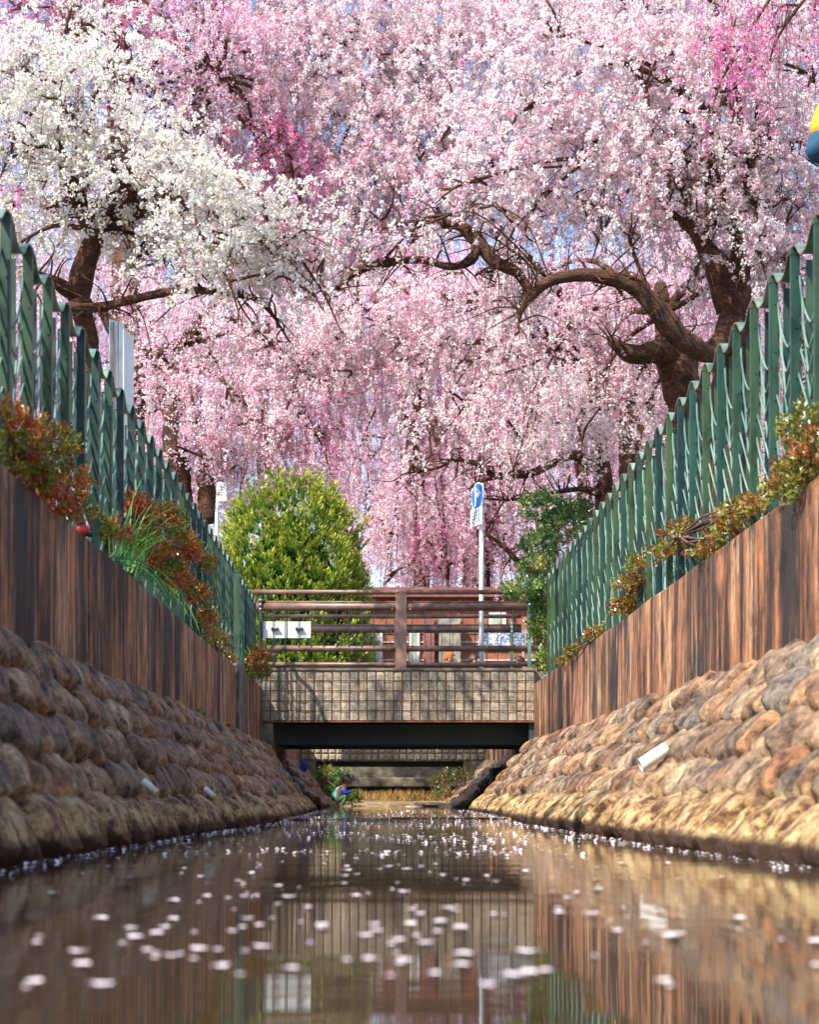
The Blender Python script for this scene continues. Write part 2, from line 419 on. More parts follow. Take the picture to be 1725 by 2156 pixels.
MB().box((XL-0.24, 17.15, -0.25), (XL+0.004, 19.98, ZL+0.02)).build('wall_panel', M['wall_left'], pw)
# walls beyond the bridge
channel_wall('channel_wall', XL, XL-0.24, [(22.9, 36.8)], 1.45, -0.25, M['wall_left'], 'far concrete retaining wall beyond the bridge on the left')
channel_wall('channel_wall', XR, XR+0.24, [(22.9, 36.8)], 1.72, -0.25, M['wall_right'], 'far concrete retaining wall beyond the bridge on the right')

# ------------------------------------------------------------------ stone revetments
def stone_variants(k):
    out = []
    for i in range(k):
        bm = bmesh.new(); bmesh.ops.create_cube(bm, size=2.0)
        bmesh.ops.subdivide_edges(bm, edges=bm.edges[:], cuts=4, use_grid_fill=True)
        for v in bm.verts:
            c = v.co.copy()
            s = c.normalized() * 1.14
            q = Vector((c.x*.40+s.x*.60, c.y*.22+s.y*.78, c.z*.3+s.z*.7))
            nz = mnoise.noise(Vector((q.x*1.1+i*7.3, q.y*1.1, q.z*1.1)))
            n2 = mnoise.noise(Vector((q.x*2.7+i*3.1, q.y*2.7, q.z*2.7)))
            v.co = q*(1+0.19*nz+0.08*n2)
        me = bpy.data.meshes.new('stone'); bm.to_mesh(me); bm.free(); me.shade_smooth(); me.materials.append(M['stone'])
        out.append(me)
    return out
STONES = stone_variants(12)

def revetment(side, y0, y1, ztop, label, rows=6, seed=1, step=0.37):
    rr = random.Random(seed)
    xw = xw_left if side < 0 else xw_right
    xt = XL if side < 0 else XR
    o = empty('stone_revetment', (xt, y0, 0), label, 'stone bank')
    ys = np.linspace(y0, y1, max(3, int((y1-y0)/0.5)))
    mb = MB()
    for y in ys: mb.v += [(xw(y)-side*0.02, y, -0.22), (xw(y)+side*0.05, y, -0.02), (xt-side*0.02+side*0.0, y, ztop-0.05), (xt+side*0.05, y, ztop-0.05), (xt+side*0.05, y, -0.22)]
    for i in range(len(ys)-1):
        for k in range(3):
            q = (i*5+k, i*5+k+1, i*5+6+k, i*5+5+k); mb.f.append(q if side > 0 else q[::-1])
    mb.f += [tuple(range(5)), tuple((len(ys)-1)*5+k for k in (4,3,2,1,0))]
    mb.build('mortar_bed', M['mortar'], o)
    heights = [1.25] + [1.0]*(rows-1); tot = sum(heights); acc = 0
    todo = []
    for r in range(rows):
        t = (acc + heights[r]/2)/tot; acc += heights[r]
        y = y0 + rr.uniform(0, 0.3)
        while y < y1 - 0.1:
            ln = step*rr.choice((0.62, 0.8, 0.95, 1.1, 1.3, 1.6))*rr.uniform(.92, 1.08)*(1.15 if r == 0 else 1.0)
            yc = y + ln/2
            A = Vector((xw(yc)+side*0.03, yc, -0.02)); B = Vector((xt-side*0.015, yc, ztop-0.02))
            up = (B-A); L = up.length; up.normalize()
            along = Vector((0, 1, 0)); nrm = (along.cross(up) if side < 0 else up.cross(along)).normalized()
            if nrm.x*side > 0: nrm = -nrm
            c = A + up*(L*t + rr.uniform(-0.012, 0.012)) + nrm*rr.uniform(-0.05, -0.005)
            hh = L*heights[r]/tot*0.5*rr.uniform(0.94, 1.10)
            yaw = rr.uniform(0.0, 0.40)*side
            m3 = Matrix((along, up, along.cross(up))).transposed()
            rot = m3 @ Matrix.Rotation(yaw, 3, 'Z') @ Matrix.Rotation(side*rr.uniform(0.06, 0.24), 3, 'X') @ Matrix.Rotation(rr.uniform(-0.2, 0.2), 3, 'Y')
            sc = Matrix.Diagonal((ln*0.55, hh*1.10, rr.uniform(0.075, 0.105)*(1.15 if r == 0 else 1)))
            todo.append((yc, c, rot @ sc, rr.choice(STONES)))
            y += ln*0.96
    todo.sort(key=lambda q: q[0])
    for (yc, c, m, me) in todo[:296]:
        s = bpy.data.objects.new('stone', me); COL.objects.link(s); s.parent = o
        s.matrix_local = Matrix.Translation(c - Vector(o.location)) @ m.to_4x4()
    if len(todo) > 296:
        Vs, Fs, base = [], [], 0
        for (yc, c, m, me) in todo[296:]:
            co = np.empty(len(me.vertices)*3, dtype=np.float32); me.vertices.foreach_get('co', co)
            Vs.append(co.reshape(-1, 3) @ np.array(m).T + np.array(c))
            li = np.empty(len(me.loops), dtype=np.int32); me.loops.foreach_get('vertex_index', li); Fs.append(li.reshape(-1, 4)+base); base += len(me.vertices)
        mj = bpy.data.meshes.new('far_stones'); mj.from_pydata(np.concatenate(Vs).tolist(), [], np.concatenate(Fs).tolist()); mj.shade_smooth()
        fo = link('far_stones', mj, M['stone'], o); fo['kind'] = 'stuff'
    return o
revetment(-1, 2.6, 19.9, 0.90, 'left stone bank below the shaded wall, pale crust along its foot', 5, 3, 0.185)
revetment(1, 2.6, 19.9, 0.92, 'sunlit right stone bank below the streaked wall', 5, 9, 0.185)
revetment(-1, 23.0, 29.5, 0.80, 'short stone bank beyond the bridge, behind the crouching child', 5, 5, 0.42)
revetment(1, 23.0, 29.5, 0.80, 'short stone bank beyond the bridge on the right', 5, 6, 0.42)

# ------------------------------------------------------------------ road bridge
br = empty('road_bridge', (0.2, DB, 1.2), 'road bridge with grid-faced parapet of small grey blocks and dark underside', 'bridge')
bz0, bz1 = 1.20, 1.86
MB().box((XL-0.3, DB+0.05, bz0), (XR+0.3, DF-0.02, 1.855)).build('deck', M['concrete'], br)
MB().box((XL-0.02, DB+0.0, bz0+0.0), (XR+0.02, DB+0.05, bz1)).build('parapet_core', M['concrete_mossy'], br)
MB().box((XL-0.02, DB-0.035, bz1), (XR+0.02, DB+0.10, bz1+0.035)).build('coping', M['concrete_mossy'], br, bevel=0.006)
MB().box((XL-0.02, DB-0.03, bz0-0.022), (XR+0.02, DB+0.06, bz0)).build('drip_edge', M['rust'], br)
for gy in (DB+0.5, DB+1.3, DF-0.6):
    MB().box((XL+0.1, gy, 0.90), (XR-0.02, gy+0.35, bz0-0.02)).build('girder', M['under'], br)
# cushion blocks
bm = bmesh.new(); bmesh.ops.create_cube(bm, size=1.0); bmesh.ops.subdivide_edges(bm, edges=bm.edges[:], cuts=3, use_grid_fill=True)
for v in bm.verts:
    r = max(abs(v.co.x), abs(v.co.z))*2
    if v.co.y < 0: v.co.y = -0.5*(1-0.45*r**4)
    v.co.x *= 0.95; v.co.z *= 0.95
cush = bpy.data.meshes.new('parapet_block'); bm.to_mesh(cush); bm.free(); cush.shade_smooth(); cush.materials.append(M['cushion'])
ncol, nrow = 31, 5
cw = (XR-XL)/ncol; ch = (bz1-bz0)/nrow
for i in range(ncol):
    for j in range(nrow):
        o = bpy.data.objects.new('parapet_block', cush); COL.objects.link(o); o.parent = br
        o.scale = (cw*random.uniform(0.90, 0.96), 0.036*random.uniform(0.7, 1.3), ch*random.uniform(0.90, 0.96))
        o.rotation_euler = (random.uniform(-.04, .04), random.uniform(-.03, .03), random.uniform(-.04, .04))
        o.location = Vector((XL+cw*(i+0.5), DB-0.006, bz0+ch*(j+0.5))) - Vector(br.location)
mb = MB()
for i in range(ncol+1):
    x = XL+cw*i + random.uniform(-.004, .004); mb.tube([(x, DB-0.024, bz0-0.01), (x+random.uniform(-.004,.004), DB-0.026, bz1)], 0.0045, 5)
for j in range(1, nrow):
    z = bz0+ch*j; mb.tube([(XL, DB-0.031, z), (0.2, DB-0.033, z+0.003), (XR, DB-0.031, z)], 0.0045, 5)
mb.build('wire_mesh', M['rust'], br)
# abutments; the right-hand pair have the bridge's shadow put into their dark colour
MB().box((XL-0.02, DB-0.02, -0.2), (XL+0.15, DF+0.02, bz0-0.03)).build('abutment', M['concrete_mossy'], br, bevel=0.015)
MB().box((1.62, DF-0.75, -0.2), (XR+0.02, DF+0.02, 0.62)).build('abutment', M['under'], br, bevel=0.015)
MB().box((XR-0.06, DB+0.03, 0.4), (XR+0.03, DF-0.8, bz0-0.03)).build('abutment', M['under'], br)

# railings
def railing(y, label, rods=True):
    o = empty('bridge_railing', (0.2, y, bz1), label, 'railing')
    x0, x1 = -1.78, 2.10
    def rail(z, r, a=x0, b=x1, dy=0.0):
        MB().tube([(a, y+dy, z), ((a+b)/2, y+dy, z-0.004), (b, y+dy, z)], r, 14).build('rail', M['rail'], o, True)
    rail(2.915, 0.032); rail(2.72, 0.055); rail(2.165, 0.040); rail(1.955, 0.030, dy=0.01)
    rail(2.785, 0.012)
    for px in (0.25,):
        MB().box((px-0.072, y-0.075, bz1+0.03), (px+0.072, y-0.06, 2.90)).build('post', M['post_plate'], o, bevel=0.004)
        MB().box((px-0.012, y-0.06, bz1+0.03), (px+0.012, y+0.05, 2.86)).build('post_web', M['rail'], o)
        for bx, bzz in ((-0.05, 2.905), (0.05, 2.905), (-0.115, 2.675), (0.12, 2.675), (-0.115, 2.165), (0.12, 2.165)):
            yy = y-0.082 if abs(bx) < 0.1 else y-0.05
            MB().tube([(px+bx, yy-0.008, bzz), (px+bx, yy+0.03, bzz)], 0.014, 8).build('bolt', M['brass'], o, True)
    for px in (-1.615, 1.955):
        MB().box((px-0.022, y-0.07, bz1+0.03), (px+0.022, y+0.03, 2.86)).build('post', M['black'] if px < 0 else M['strip'], o, bevel=0.004)
        for bzz in (2.80, 2.74, 2.68):
            MB().tube([(px, y-0.08, bzz), (px, y-0.06, bzz)], 0.012, 8).build('bolt', M['white_plate'], o, True)
    x = -1.45
    while x < 1.9:
        if abs(x-0.25) > 0.1:
            xx = x + random.uniform(-.006, .006)
            MB().tube([(xx, y-0.035, 2.70), (xx+random.uniform(-.004,.004), y-0.04, 2.18)], 0.0055, 6).build('rod', M['black'], o)
        x += 0.168
    return o
railing(DB+0.08, 'near railing of brown pipes on the parapet, wide plate post in its middle')
railing(DF-0.06, 'far railing of brown pipes on the other side of the bridge')
for k, px in enumerate((-1.425, -1.10)):
    o = empty('notice_plate', (px, DB+0.055, 2.40), ('blank white plate clamped to the railing rods next to the end post', 'blank white plate clamped to railing rods, nearer the middle of bridge')[k], 'plate', 'white plates on the railing')
    MB().box((px-0.158, DB+0.06, 2.30), (px+0.158, DB+0.066, 2.52)).build('panel', M['white_plate'], o, bevel=0.002)
    MB().box((px-0.05, DB+0.02, 2.405), (px+0.05, DB+0.059, 2.425)).build('clamp', M['black'], o)
    for s in (-0.035, 0.035):
        MB().tube([(px+s, DB+0.012, 2.428), (px+s, DB+0.058, 2.428)], 0.013, 8).build('clamp_bolt', M['black'], o)

# second bridge further up
b2 = empty('road_bridge', (0.2, 29.5, 0.9), 'second lower bridge seen beneath the first one, grid-faced too', 'bridge')
MB().box((XL-0.1, 29.56, 0.88), (XR+0.1, 32.0, 1.70)).build('deck', M['concrete_mossy'], b2)
MB().box((XL+0.05, 29.9, 0.78), (XR-0.3, 30.4, 0.88)).build('girder', M['under'], b2)
mb = MB(); mw = MB()
for i in range(26):
    for j in range(6):
        x = XL + 0.139*i; z = 0.89+0.135*j
        mb.add([(x+.008, 29.56, z+.008), (x+.131, 29.56, z+.008), (x+.131, 29.56, z+.127), (x+.008, 29.56, z+.127),
                (x+.03, 29.53, z+.03), (x+.11, 29.53, z+.03), (x+.11, 29.53, z+.105), (x+.03, 29.53, z+.105)],
               [(4,5,6,7),(0,1,5,4),(1,2,6,5),(2,3,7,6),(3,0,4,7)])
fb = mb.build('parapet_blocks', M['cushion'], b2); fb['kind'] = 'stuff'
MB().box((XL-0.02, 29.4, -0.2), (-1.30, 32.0, 0.87)).build('abutment', M['concrete_mossy'], b2)
MB().box((XR-0.42, 29.4, -0.2), (XR+0.02, 32.0, 0.87)).build('abutment', M['concrete_mossy'], b2)
fw = empty('stream_weir', (0.2, 35.5, 0), 'grey stepped concrete weir closing the channel beyond the grass bar', 'weir')
MB().box((XL-.1, 35.6, -0.2), (XR+.1, 36.6, 1.76)).build('weir_wall', M['concrete_mossy'], fw)
MB().box((XL, 34.9, 0.40), (XR, 35.6, 0.62)).build('weir_step', M['concrete_mossy'], fw, bevel=0.03)
MB().box((XL, 34.2, -0.2), (XR, 34.95, 0.30)).build('weir_step', M['concrete_mossy'], fw, bevel=0.03)

# ------------------------------------------------------------------ wave fences
PITCH = 0.417
def wave_fence(x, yA, yB, zb, zt, phase, label, endpost=None):
    o = empty('wave_fence', (x, yA, zb), label, 'fence')
    ypost = []
    y = phase
    while y > yA: y -= PITCH
    while y < yB:
        if y >= yA: ypost.append(y)
        y += PITCH
    side = 1 if x > 0 else -1
    mb = MB(); mb.box((-0.022, -0.014, 0), (0.022, 0.014, zt-zb-0.045))
    mb.box((-0.025, -0.016, zt-zb-0.045), (0.025, 0.016, zt-zb-0.012))
    for bz in np.arange(0.12, zt-zb-0.1, 0.256):
        mb.tube([(0.004, -0.019, bz), (0.004, -0.013, bz)], 0.005, 6)
    me = bpy.data.meshes.new('post'); me.from_pydata(mb.v, [], mb.f); me.materials.append(M['green'])
    for y in ypost:
        p = bpy.data.objects.new('post', me); COL.objects.link(p); p.parent = o
        p.location = (side*-0.012, y-yA, 0); p.rotation_euler = (0, 0, random.uniform(-0.03, 0.03))
    ys = np.arange(yA, yB+0.001, PITCH/14)
    mbk = MB(); mi = []
    for yy in ys:                                   # waved cap strip, crest on every post
        a = 2*math.pi*(yy-phase)/PITCH
        z = zt - 0.050 + 0.046*(math.cos(a)*1.12 - 0.12*math.cos(3*a))
        dz = -0.046*2*math.pi/PITCH*(math.sin(a)*1.12 - 0.36*math.sin(3*a))
        L = math.hypot(1, dz); ny, nz = -dz/L*0.0045, 1/L*0.0045
        xa, xb = x-side*0.030, x+side*0.030
        mbk.v += [(xa, yy-ny, z-nz), (xb, yy-ny, z-nz), (xb, yy+ny, z+nz), (xa, yy+ny, z+nz)]
    for i in range(len(ys)-1):
        for q in range(4):
            mbk.f.append((i*4+q, i*4+(q+1) % 4, i*4+4+(q+1) % 4, i*4+4+q)); mi.append(1 if q in (1, 3) else 0)
    ob = mbk.build('cap_strip', M['strip'], o)
    ob.data.materials.append(M['strip_edge']); ob.data.polygons.foreach_set('material_index', mi)
    k = 0
    zc = zt - 0.30
    while zc - 0.15 > zb - 0.02:                    # hanging waved rods, one above the other
        pts = []
        for yy in np.arange(yA, yB+0.001, PITCH/16):
            a = (yy-phase)/PITCH; t = abs((a % 1.0)*2-1)
            pts.append((x+side*(0.012+0.012*math.sin(a*6.283+k)), yy, max(zb+0.004, zc - 0.15 + 0.32*t**1.25)))
        mw = MB().tube(pts, 0.0062, 6); mi = [1 if (v[2] < zc-0.135) else 0 for v in mw.v]
        ob = mw.build('wave_rod', M['strip'], o, True)
        ob.data.materials.append(M['strip_edge'])
        ob.data.polygons.foreach_set('material_index', [1 if all(mi[q] for q in f) else 0 for f in mw.f])
        zc -= 0.128 if k % 2 == 0 else 0.118; k += 1
    me2 = bpy.data.meshes.new('bar'); b2_ = MB()
    b2_.box((-0.016, -0.004, 0), (0.016, 0.004, zt-zb-0.10)); me2.from_pydata(b2_.v, [], b2_.f); me2.materials.append(M['green'])
    for y in ypost:
        for f in (0.26, 0.5, 0.75):
            p = bpy.data.objects.new('bar', me2); COL.objects.link(p); p.parent = o
            p.location = (side*0.034, y-yA+PITCH*f+random.uniform(-.02, .02), 0)
    if endpost:
        MB().box((x-0.045, endpost-0.03, zb), (x+0.045, endpost+0.03, zt-0.02)).box((x-0.05, endpost-0.035, zt-0.02), (x+0.05, endpost+0.035, zt)).build('end_post', M['green'], o)
    return o
wave_fence(-1.68, 4.9, 16.9, ZL, 2.80, 7.11, 'green wave-topped steel fence along the left wall')
wave_fence(-1.68, 17.36, 19.7, ZL+0.06, 2.78, 17.6, 'short green fence section with thick end post, left of the bridge', 17.3)
wave_fence(2.10, 4.9, 19.2, ZR, 2.99, 7.64, 'green wave-topped steel fence along the right wall, in sun')

# ------------------------------------------------------------------ trees
def catmull(pts, n=6):
    pts = [np.array(p, float) for p in pts]; q = [2*pts[0]-pts[1]] + pts + [2*pts[-1]-pts[-2]]; out = []
    for i in range(1, len(q)-2):
        for k in range(n):
            t = k/n
            out.append(0.5*((2*q[i]) + (-q[i-1]+q[i+1])*t + (2*q[i-1]-5*q[i]+4*q[i+1]-q[i+2])*t*t + (-q[i-1]+3*q[i]-3*q[i+1]+q[i+2])*t**3))
    out.append(pts[-1]); return out

def limb_px(name, pts, parent, n=12):
    """pts: (x, y, d, width in sheet pixels)"""
    w = [(*P(x, y, d), wpx*0.5*d/FPX) for x, y, d, wpx in pts]
    c = catmull(w, 7)
    o = MB().tube([p[:3] for p in c], [max(p[3], 0.004) for p in c], n, True, 0.30).build(name, M['bark'], parent, True)
    if name == 'limb':
        mb = MB()
        for k in range(int(len(c)*.8)):
            i = int(rng.integers(max(1, len(c)//5), len(c))); p = np.array(c[i][:3]); L = rng.uniform(.25, .8)
            dv = unit(rng.normal(0, 1, 3) + np.array([0, -.2, .35])); q = p+dv*L*.5+rng.normal(0, .05, 3); e = p+dv*L+np.array([0, 0, -.15*L])+rng.normal(0, .06, 3)
            t = catmull([(*p, .016), (*q, .010), (*e, .004)], 4); mb.tube([v[:3] for v in t], [min(v[3], c[i][3]*.6+.003) for v in t], 5, False, .2)
        mb.build('limb_twigs', M['bark'], o, True)['kind'] = 'stuff'
    return o

PAL = {
 'pale':   [(0.95, 0.77, 0.82), (0.95, 0.84, 0.86), (0.93, 0.67, 0.76), (0.96, 0.91, 0.90), (0.94, 0.72, 0.76)],
 'pink':   [(0.93, 0.66, 0.76), (0.94, 0.76, 0.82), (0.89, 0.54, 0.70), (0.95, 0.85, 0.87), (0.93, 0.59, 0.66)],
 'mauve':  [(0.86, 0.58, 0.74), (0.90, 0.68, 0.80), (0.80, 0.50, 0.68), (0.94, 0.82, 0.86), (0.88, 0.55, 0.64)],
 'deep':   [(0.84, 0.26, 0.46), (0.82, 0.40, 0.62), (0.90, 0.50, 0.64), (0.72, 0.20, 0.48), (0.90, 0.66, 0.76)],
 'white':  [(0.96, 0.93, 0.86), (0.96, 0.90, 0.87), (0.96, 0.95, 0.87), (0.95, 0.84, 0.85)],
}
def crown(root, lobes, fork, droop=0.5, density=1.0, q=7, twigs=True, bare=0.12, leaf_frac=0.0, flower=0.023, limb_r=0.07, clus=0.050, tri=True):
    """lobes: (x, y, d, r_horizontal, r_vertical, strands, length, palette)"""
    Vq, Cq, tw = [], [], []; sbm = MB()
    for (x, y, d, rh, rv, ns, L, pal) in lobes:
        ns = int(ns*density*1.2)
        c = np.array(P(x, y, d))
        # limb from the fork to the lobe
        f = np.array(fork[rng.integers(len(fork))]) if isinstance(fork, list) else np.array(fork)
        mid = (f+c)/2 + np.array([0, 0, 0.25*np.linalg.norm(c-f)]) + rng.normal(0, 0.15, 3)
        path = catmull([(*f, limb_r), (*mid, limb_r*0.6), (*c, limb_r*0.35), (*(c+(c-mid)*0.35+np.array([0,0,-0.3])), limb_r*0.12)], 6)
        MB().tube([p[:3] for p in path], [max(p[3], 0.006) for p in path], 8, True, 0.2).build('limb', M['bark'], root, True)
        for _ in range(3):       # side branches inside the lobe
            e = c + unit(rng.normal(size=3))*np.array([rh, rh, rv])*rng.uniform(.7, 1.15); k0 = np.array(path[int(len(path)*rng.uniform(.45, .85))][:3])
            m1 = k0*.6+e*.4 + rng.normal(0, .12, 3); m2 = k0*.25+e*.75 + rng.normal(0, .12, 3)
            sb = catmull([(*k0, .026), (*m1, .020), (*m2, .013), (*e, .005)], 3)
            sbm.tube([p[:3] for p in sb], [max(p[3], .004)*d/24 for p in sb], 6, False, .2)
        u = unit(rng.normal(size=(ns, 3)))*rng.uniform(0, 1, (ns, 1))**0.45
        st = c + u*np.array([rh, rh, rv]); st[:, 2] += 0.15*L
        out = st - c; out[:, 2] *= 0.3
        dr = unit(out + rng.normal(0, 0.5, (ns, 3)) + np.array([0, 0, 0.35]))
        K = 9; ln = L*rng.uniform(0.45, 1.35, ns); step = (ln/K)[:, None]
        pts = [st]; p = st
        sway = rng.normal(0, 0.05, (ns, 3))
        for k in range(K):
            dr = unit(dr + np.array([0, 0, -1])*droop + sway + rng.normal(0, 0.09, (ns, 3))); p = p + dr*step; pts.append(p)
        S = np.stack(pts, 1)                                   # ns,K+1,3
        # short feeder twig from the limb to the strand
        if twigs:
            a = path[int(len(path)*0.5):]
            pick = np.array([t[:3] for t in a])[rng.integers(0, len(a), ns)]
            near = np.linalg.norm(pick-st, axis=1) < 0.55
            tw.append((np.stack([pick, (pick+st)/2+rng.normal(0, .06, (ns, 3))+np.array([0,0,0.08]), st], 1)[near], 0.005))
            tw.append((S, 0.0027))
        # flower clusters
        pc = np.array(PAL[pal])
        per = rng.integers(0, len(pc), ns); fullness = rng.uniform(0.3, 1.0, ns)**0.6
        fullness[rng.uniform(size=ns) < bare] = 0.08
        m = int(max(8, L/0.066))
        tpar = (np.arange(m)[None, :] + rng.uniform(0, 1, (ns, m)))/m
        ta = tpar*K; ia = np.minimum(ta.astype(int), K-1); fa = (ta-ia)[..., None]; rows_ = np.arange(ns)[:, None]
        pp = S[rows_, ia]*(1-fa) + S[rows_, ia+1]*fa
        clump = (np.sin(pp[..., 0]*4.1+pp[..., 2]*2.2)+np.sin(pp[..., 1]*3.3-pp[..., 2]*4.6+1)+np.sin(pp[..., 0]*-2.7+pp[..., 2]*6.3+pp[..., 1]*2))/3
        keep = rng.uniform(size=(ns, m)) < fullness[:, None]*np.clip(1.25-tpar*0.6, 0, 1)*np.clip(.85+.75*clump, .12, 1.5)
        idx = np.nonzero(keep); tt = tpar[idx]*K; i0 = np.minimum(tt.astype(int), K-1); fr = (tt-i0)[:, None]
        cc = S[idx[0], i0]*(1-fr) + S[idx[0], i0+1]*fr + rng.normal(0, 0.02, (len(tt), 3))
        ccol = pc[per[idx[0]]]*0.55 + pc[rng.integers(0, len(pc), len(tt))]*0.45
        pick = rng.uniform(size=len(cc))
        if pal in ('pale', 'pink', 'mauve'):
            ccol[pick < .34] = ccol[pick < .34]*.35 + np.array([.97, .93, .92])*.65
            ccol[pick > .965] = np.array([.86, .30, .50])
        n = len(cc)*q
        off = unit(rng.normal(size=(n, 3)))
        ctr = np.repeat(cc, q, 0) + off*rng.uniform(0.4, 1.15, (n, 1))*clus
        dirs = unit(np.cross(off + rng.normal(0, 0.45, (n, 3)), rng.normal(size=(n, 3))))
        hs = flower*rng.uniform(0.7, 1.15, n)
        LQ = leaf_quads(ctr, dirs, hs, hs, 0.5)
        if tri:
            LQ = LQ[:, :3].copy(); LQ[:, 1] += (LQ[:, 1]-ctr)*0.55
        Vq.append(LQ)
        col = np.repeat(ccol, q, 0)*rng.uniform(0.88, 1.06, (n, 1))
        if leaf_frac:
            g = rng.uniform(size=n) < leaf_frac
            col[g] = np.array([0.42, 0.50, 0.10])*rng.uniform(0.7, 1.2, (g.sum(), 1))
        Cq.append(np.clip(col, 0, 0.95))
    bo = np_quads('blossom_crown', np.concatenate(Vq), M['blossom'], root, np.concatenate(Cq), 3 if tri else 4); bo['kind'] = 'stuff'
    so_ = sbm.build('side_branches', M['bark'], root, True); so_['kind'] = 'stuff'
    if twigs:
        Q = []
        for S, r in tw:
            a = S[:, :-1].reshape(-1, 3); b = S[:, 1:].reshape(-1, 3); t = unit(b-a)
            s1 = unit(np.cross(t, np.array([0.3, 1, 0.1]))); s2 = np.cross(t, s1)
            tri3 = [s1*r+s2*r*.6, -s2*r*.6, -s1*r+s2*r*.6]     # two-sided V, hollow side away from the stream
            for k in range(2):
                u0, u1 = tri3[k], tri3[k+1]
                Q.append(np.stack([a+u0, a+u1, b+u1*0.85, b+u0*0.85], 1))
        to = np_quads('twigs', np.concatenate(Q), M['twig'], root); to['kind'] = 'stuff'
    return bo

def tree(name, base, label, trunk_pts):
    b = Vector(P(*base[:3])); 
    o = empty(name, (b.x, b.y, 1.55), label, 'tree', 'cherry trees over the stream')
    limb_px('trunk', trunk_pts, o, 16)
    return o
def ground_px(d): return VY - (1.5-H)/d*FPX    # sheet row of the bank surface at distance d

# T1: white upright cherry, left
d = 20.5
t1 = tree('cherry_tree', (180, 0, d), 'white-blossomed cherry tree with forked trunk behind the left fence',
          [(188, ground_px(d), d, 62), (186, 900, d, 52), (184, 720, d, 46), (166, 620, d, 50), (185, 540, d, 46), (205, 490, d, 44)])
limb_px('limb', [(200, 500, d, 36), (172, 450, d-.2, 26), (150, 405, d-.4, 16), (120, 330, d-.6, 9)], t1)
limb_px('limb', [(205, 495, d, 34), (250, 470, d-.2, 26), (300, 448, d-.3, 22), (345, 432, d-.4, 16), (430, 380, d-.6, 8)], t1)
limb_px('limb', [(180, 640, d, 34), (150, 645, d-.5, 18), (205, 648, d-.6, 20), (290, 628, d-.8, 18), (380, 612, d-1, 16), (450, 615, d-1.1, 14), (520, 622, d-1.2, 11), (570, 660, d-1.3, 7), (610, 720, d-1.4, 4)], t1, 10)
limb_px('limb', [(170, 630, d, 30), (140, 610, d-.2, 30), (110, 590, d-.4, 18), (80, 575, d-.6, 8)], t1)
forkW = [tuple(P(205, 490, d)), tuple(P(172, 450, d)), tuple(P(300, 450, d-.3))]
crown(t1, [(60, 150, 19.6, .75, .55, 62, .9, 'white'), (150, 240, 19.2, .85, .6, 70, .9, 'white'), (30, 330, 19.0, .75, .6, 62, .9, 'white'),
           (260, 320, 19.4, .85, .50, 70, .8, 'white'), (120, 430, 20.9, .85, .55, 66, .9, 'white'), (360, 400, 18.8, .8, .5, 70, .9, 'white'),
           (330, 510, 20.6, .85, .40, 64, .9, 'white'), (470, 470, 18.4, .8, .45, 70, .9, 'white'), (545, 500, 18.4, .65, .38, 44, .9, 'white'), (600, 540, 18.6, .6, .3, 34, .9, 'pale'),
           (650, 570, 18.6, .5, .25, 24, .8, 'pale'), (470, 570, 18.0, .85, .30, 60, .8, 'white'), (20, 530, 20.8, .7, .4, 40, .8, 'white'),
           (230, 150, 20.2, .6, .4, 36, .9, 'white'), (-60, 200, 19.4, .7, .5, 24, .9, 'white'), (150, 60, 20.4, .6, .4, 30, .8, 'white')],
      forkW, droop=0.16, q=8, bare=0.08, leaf_frac=0.03, limb_r=0.05, tri=False, density=1.0)

# two more of the left-bank row, beside and behind the camera: their shade dapples fences and walls
def bank_tree(x, y, label, lobes):
    o = empty('cherry_tree', (x, y, 1.55), label, 'tree', 'cherry trees over the stream')
    c = catmull([(x, y, 1.5, .24), (x+.05, y+.1, 3.2, .19), (x+.3, y, 4.8, .16), (x+.4, y+.1, 6.2, .12)], 6)
    MB().tube([p[:3] for p in c], [p[3] for p in c], 14, True, .2).build('trunk', M['bark'], o, True)
    L = []
    for (lx, ly, lz, r, n) in lobes:
        L.append((VX + lx/ly*FPX, VY-(lz-H)/ly*FPX, ly, r, r*.6, n, .8, 'white'))
    crown(o, L, [tuple(c[-1][:3])], droop=.2, q=7, limb_r=.06, flower=.026, clus=.06)
bank_tree(-5.4, 5.2, 'white cherry on the left bank beside the camera, shading the near left fence',
          [(-5.6, 3.0, 7.2, .9, 30), (-4.6, 4.6, 7.4, .9, 34), (-5.8, 5.6, 7.8, .9, 34), (-4.3, 6.6, 7.6, .9, 34), (-5.4, 7.6, 7.4, .9, 34), (-3.4, 4.6, 8.0, .7, 16), (-2.9, 6.2, 8.3, .6, 12)])
bank_tree(-5.6, 10.4, 'white cherry on the left bank a few steps ahead of the camera, above the frame',
          [(-5.8, 9.0, 8.2, .9, 34), (-4.6, 9.6, 8.4, .9, 36), (-5.6, 11.0, 8.6, .9, 36), (-4.4, 11.8, 8.8, .8, 30), (-3.4, 9.6, 8.8, .7, 16), (-3.2, 11.4, 9.2, .7, 18), (-2.6, 12.8, 9.6, .7, 20), (-2.2, 13.6, 10.0, .6, 14), (-3.8, 13.4, 9.6, .7, 20)])

bank_tree(-6.4, 14.6, 'white cherry on the left bank short of the bridge, beyond the left edge of view',
          [(-6.0, 14.8, 9.3, .7, 20), (-5.1, 15.2, 9.5, .6, 14), (-4.2, 15.2, 9.7, .55, 12), (-3.4, 15.5, 10.0, .5, 12)])

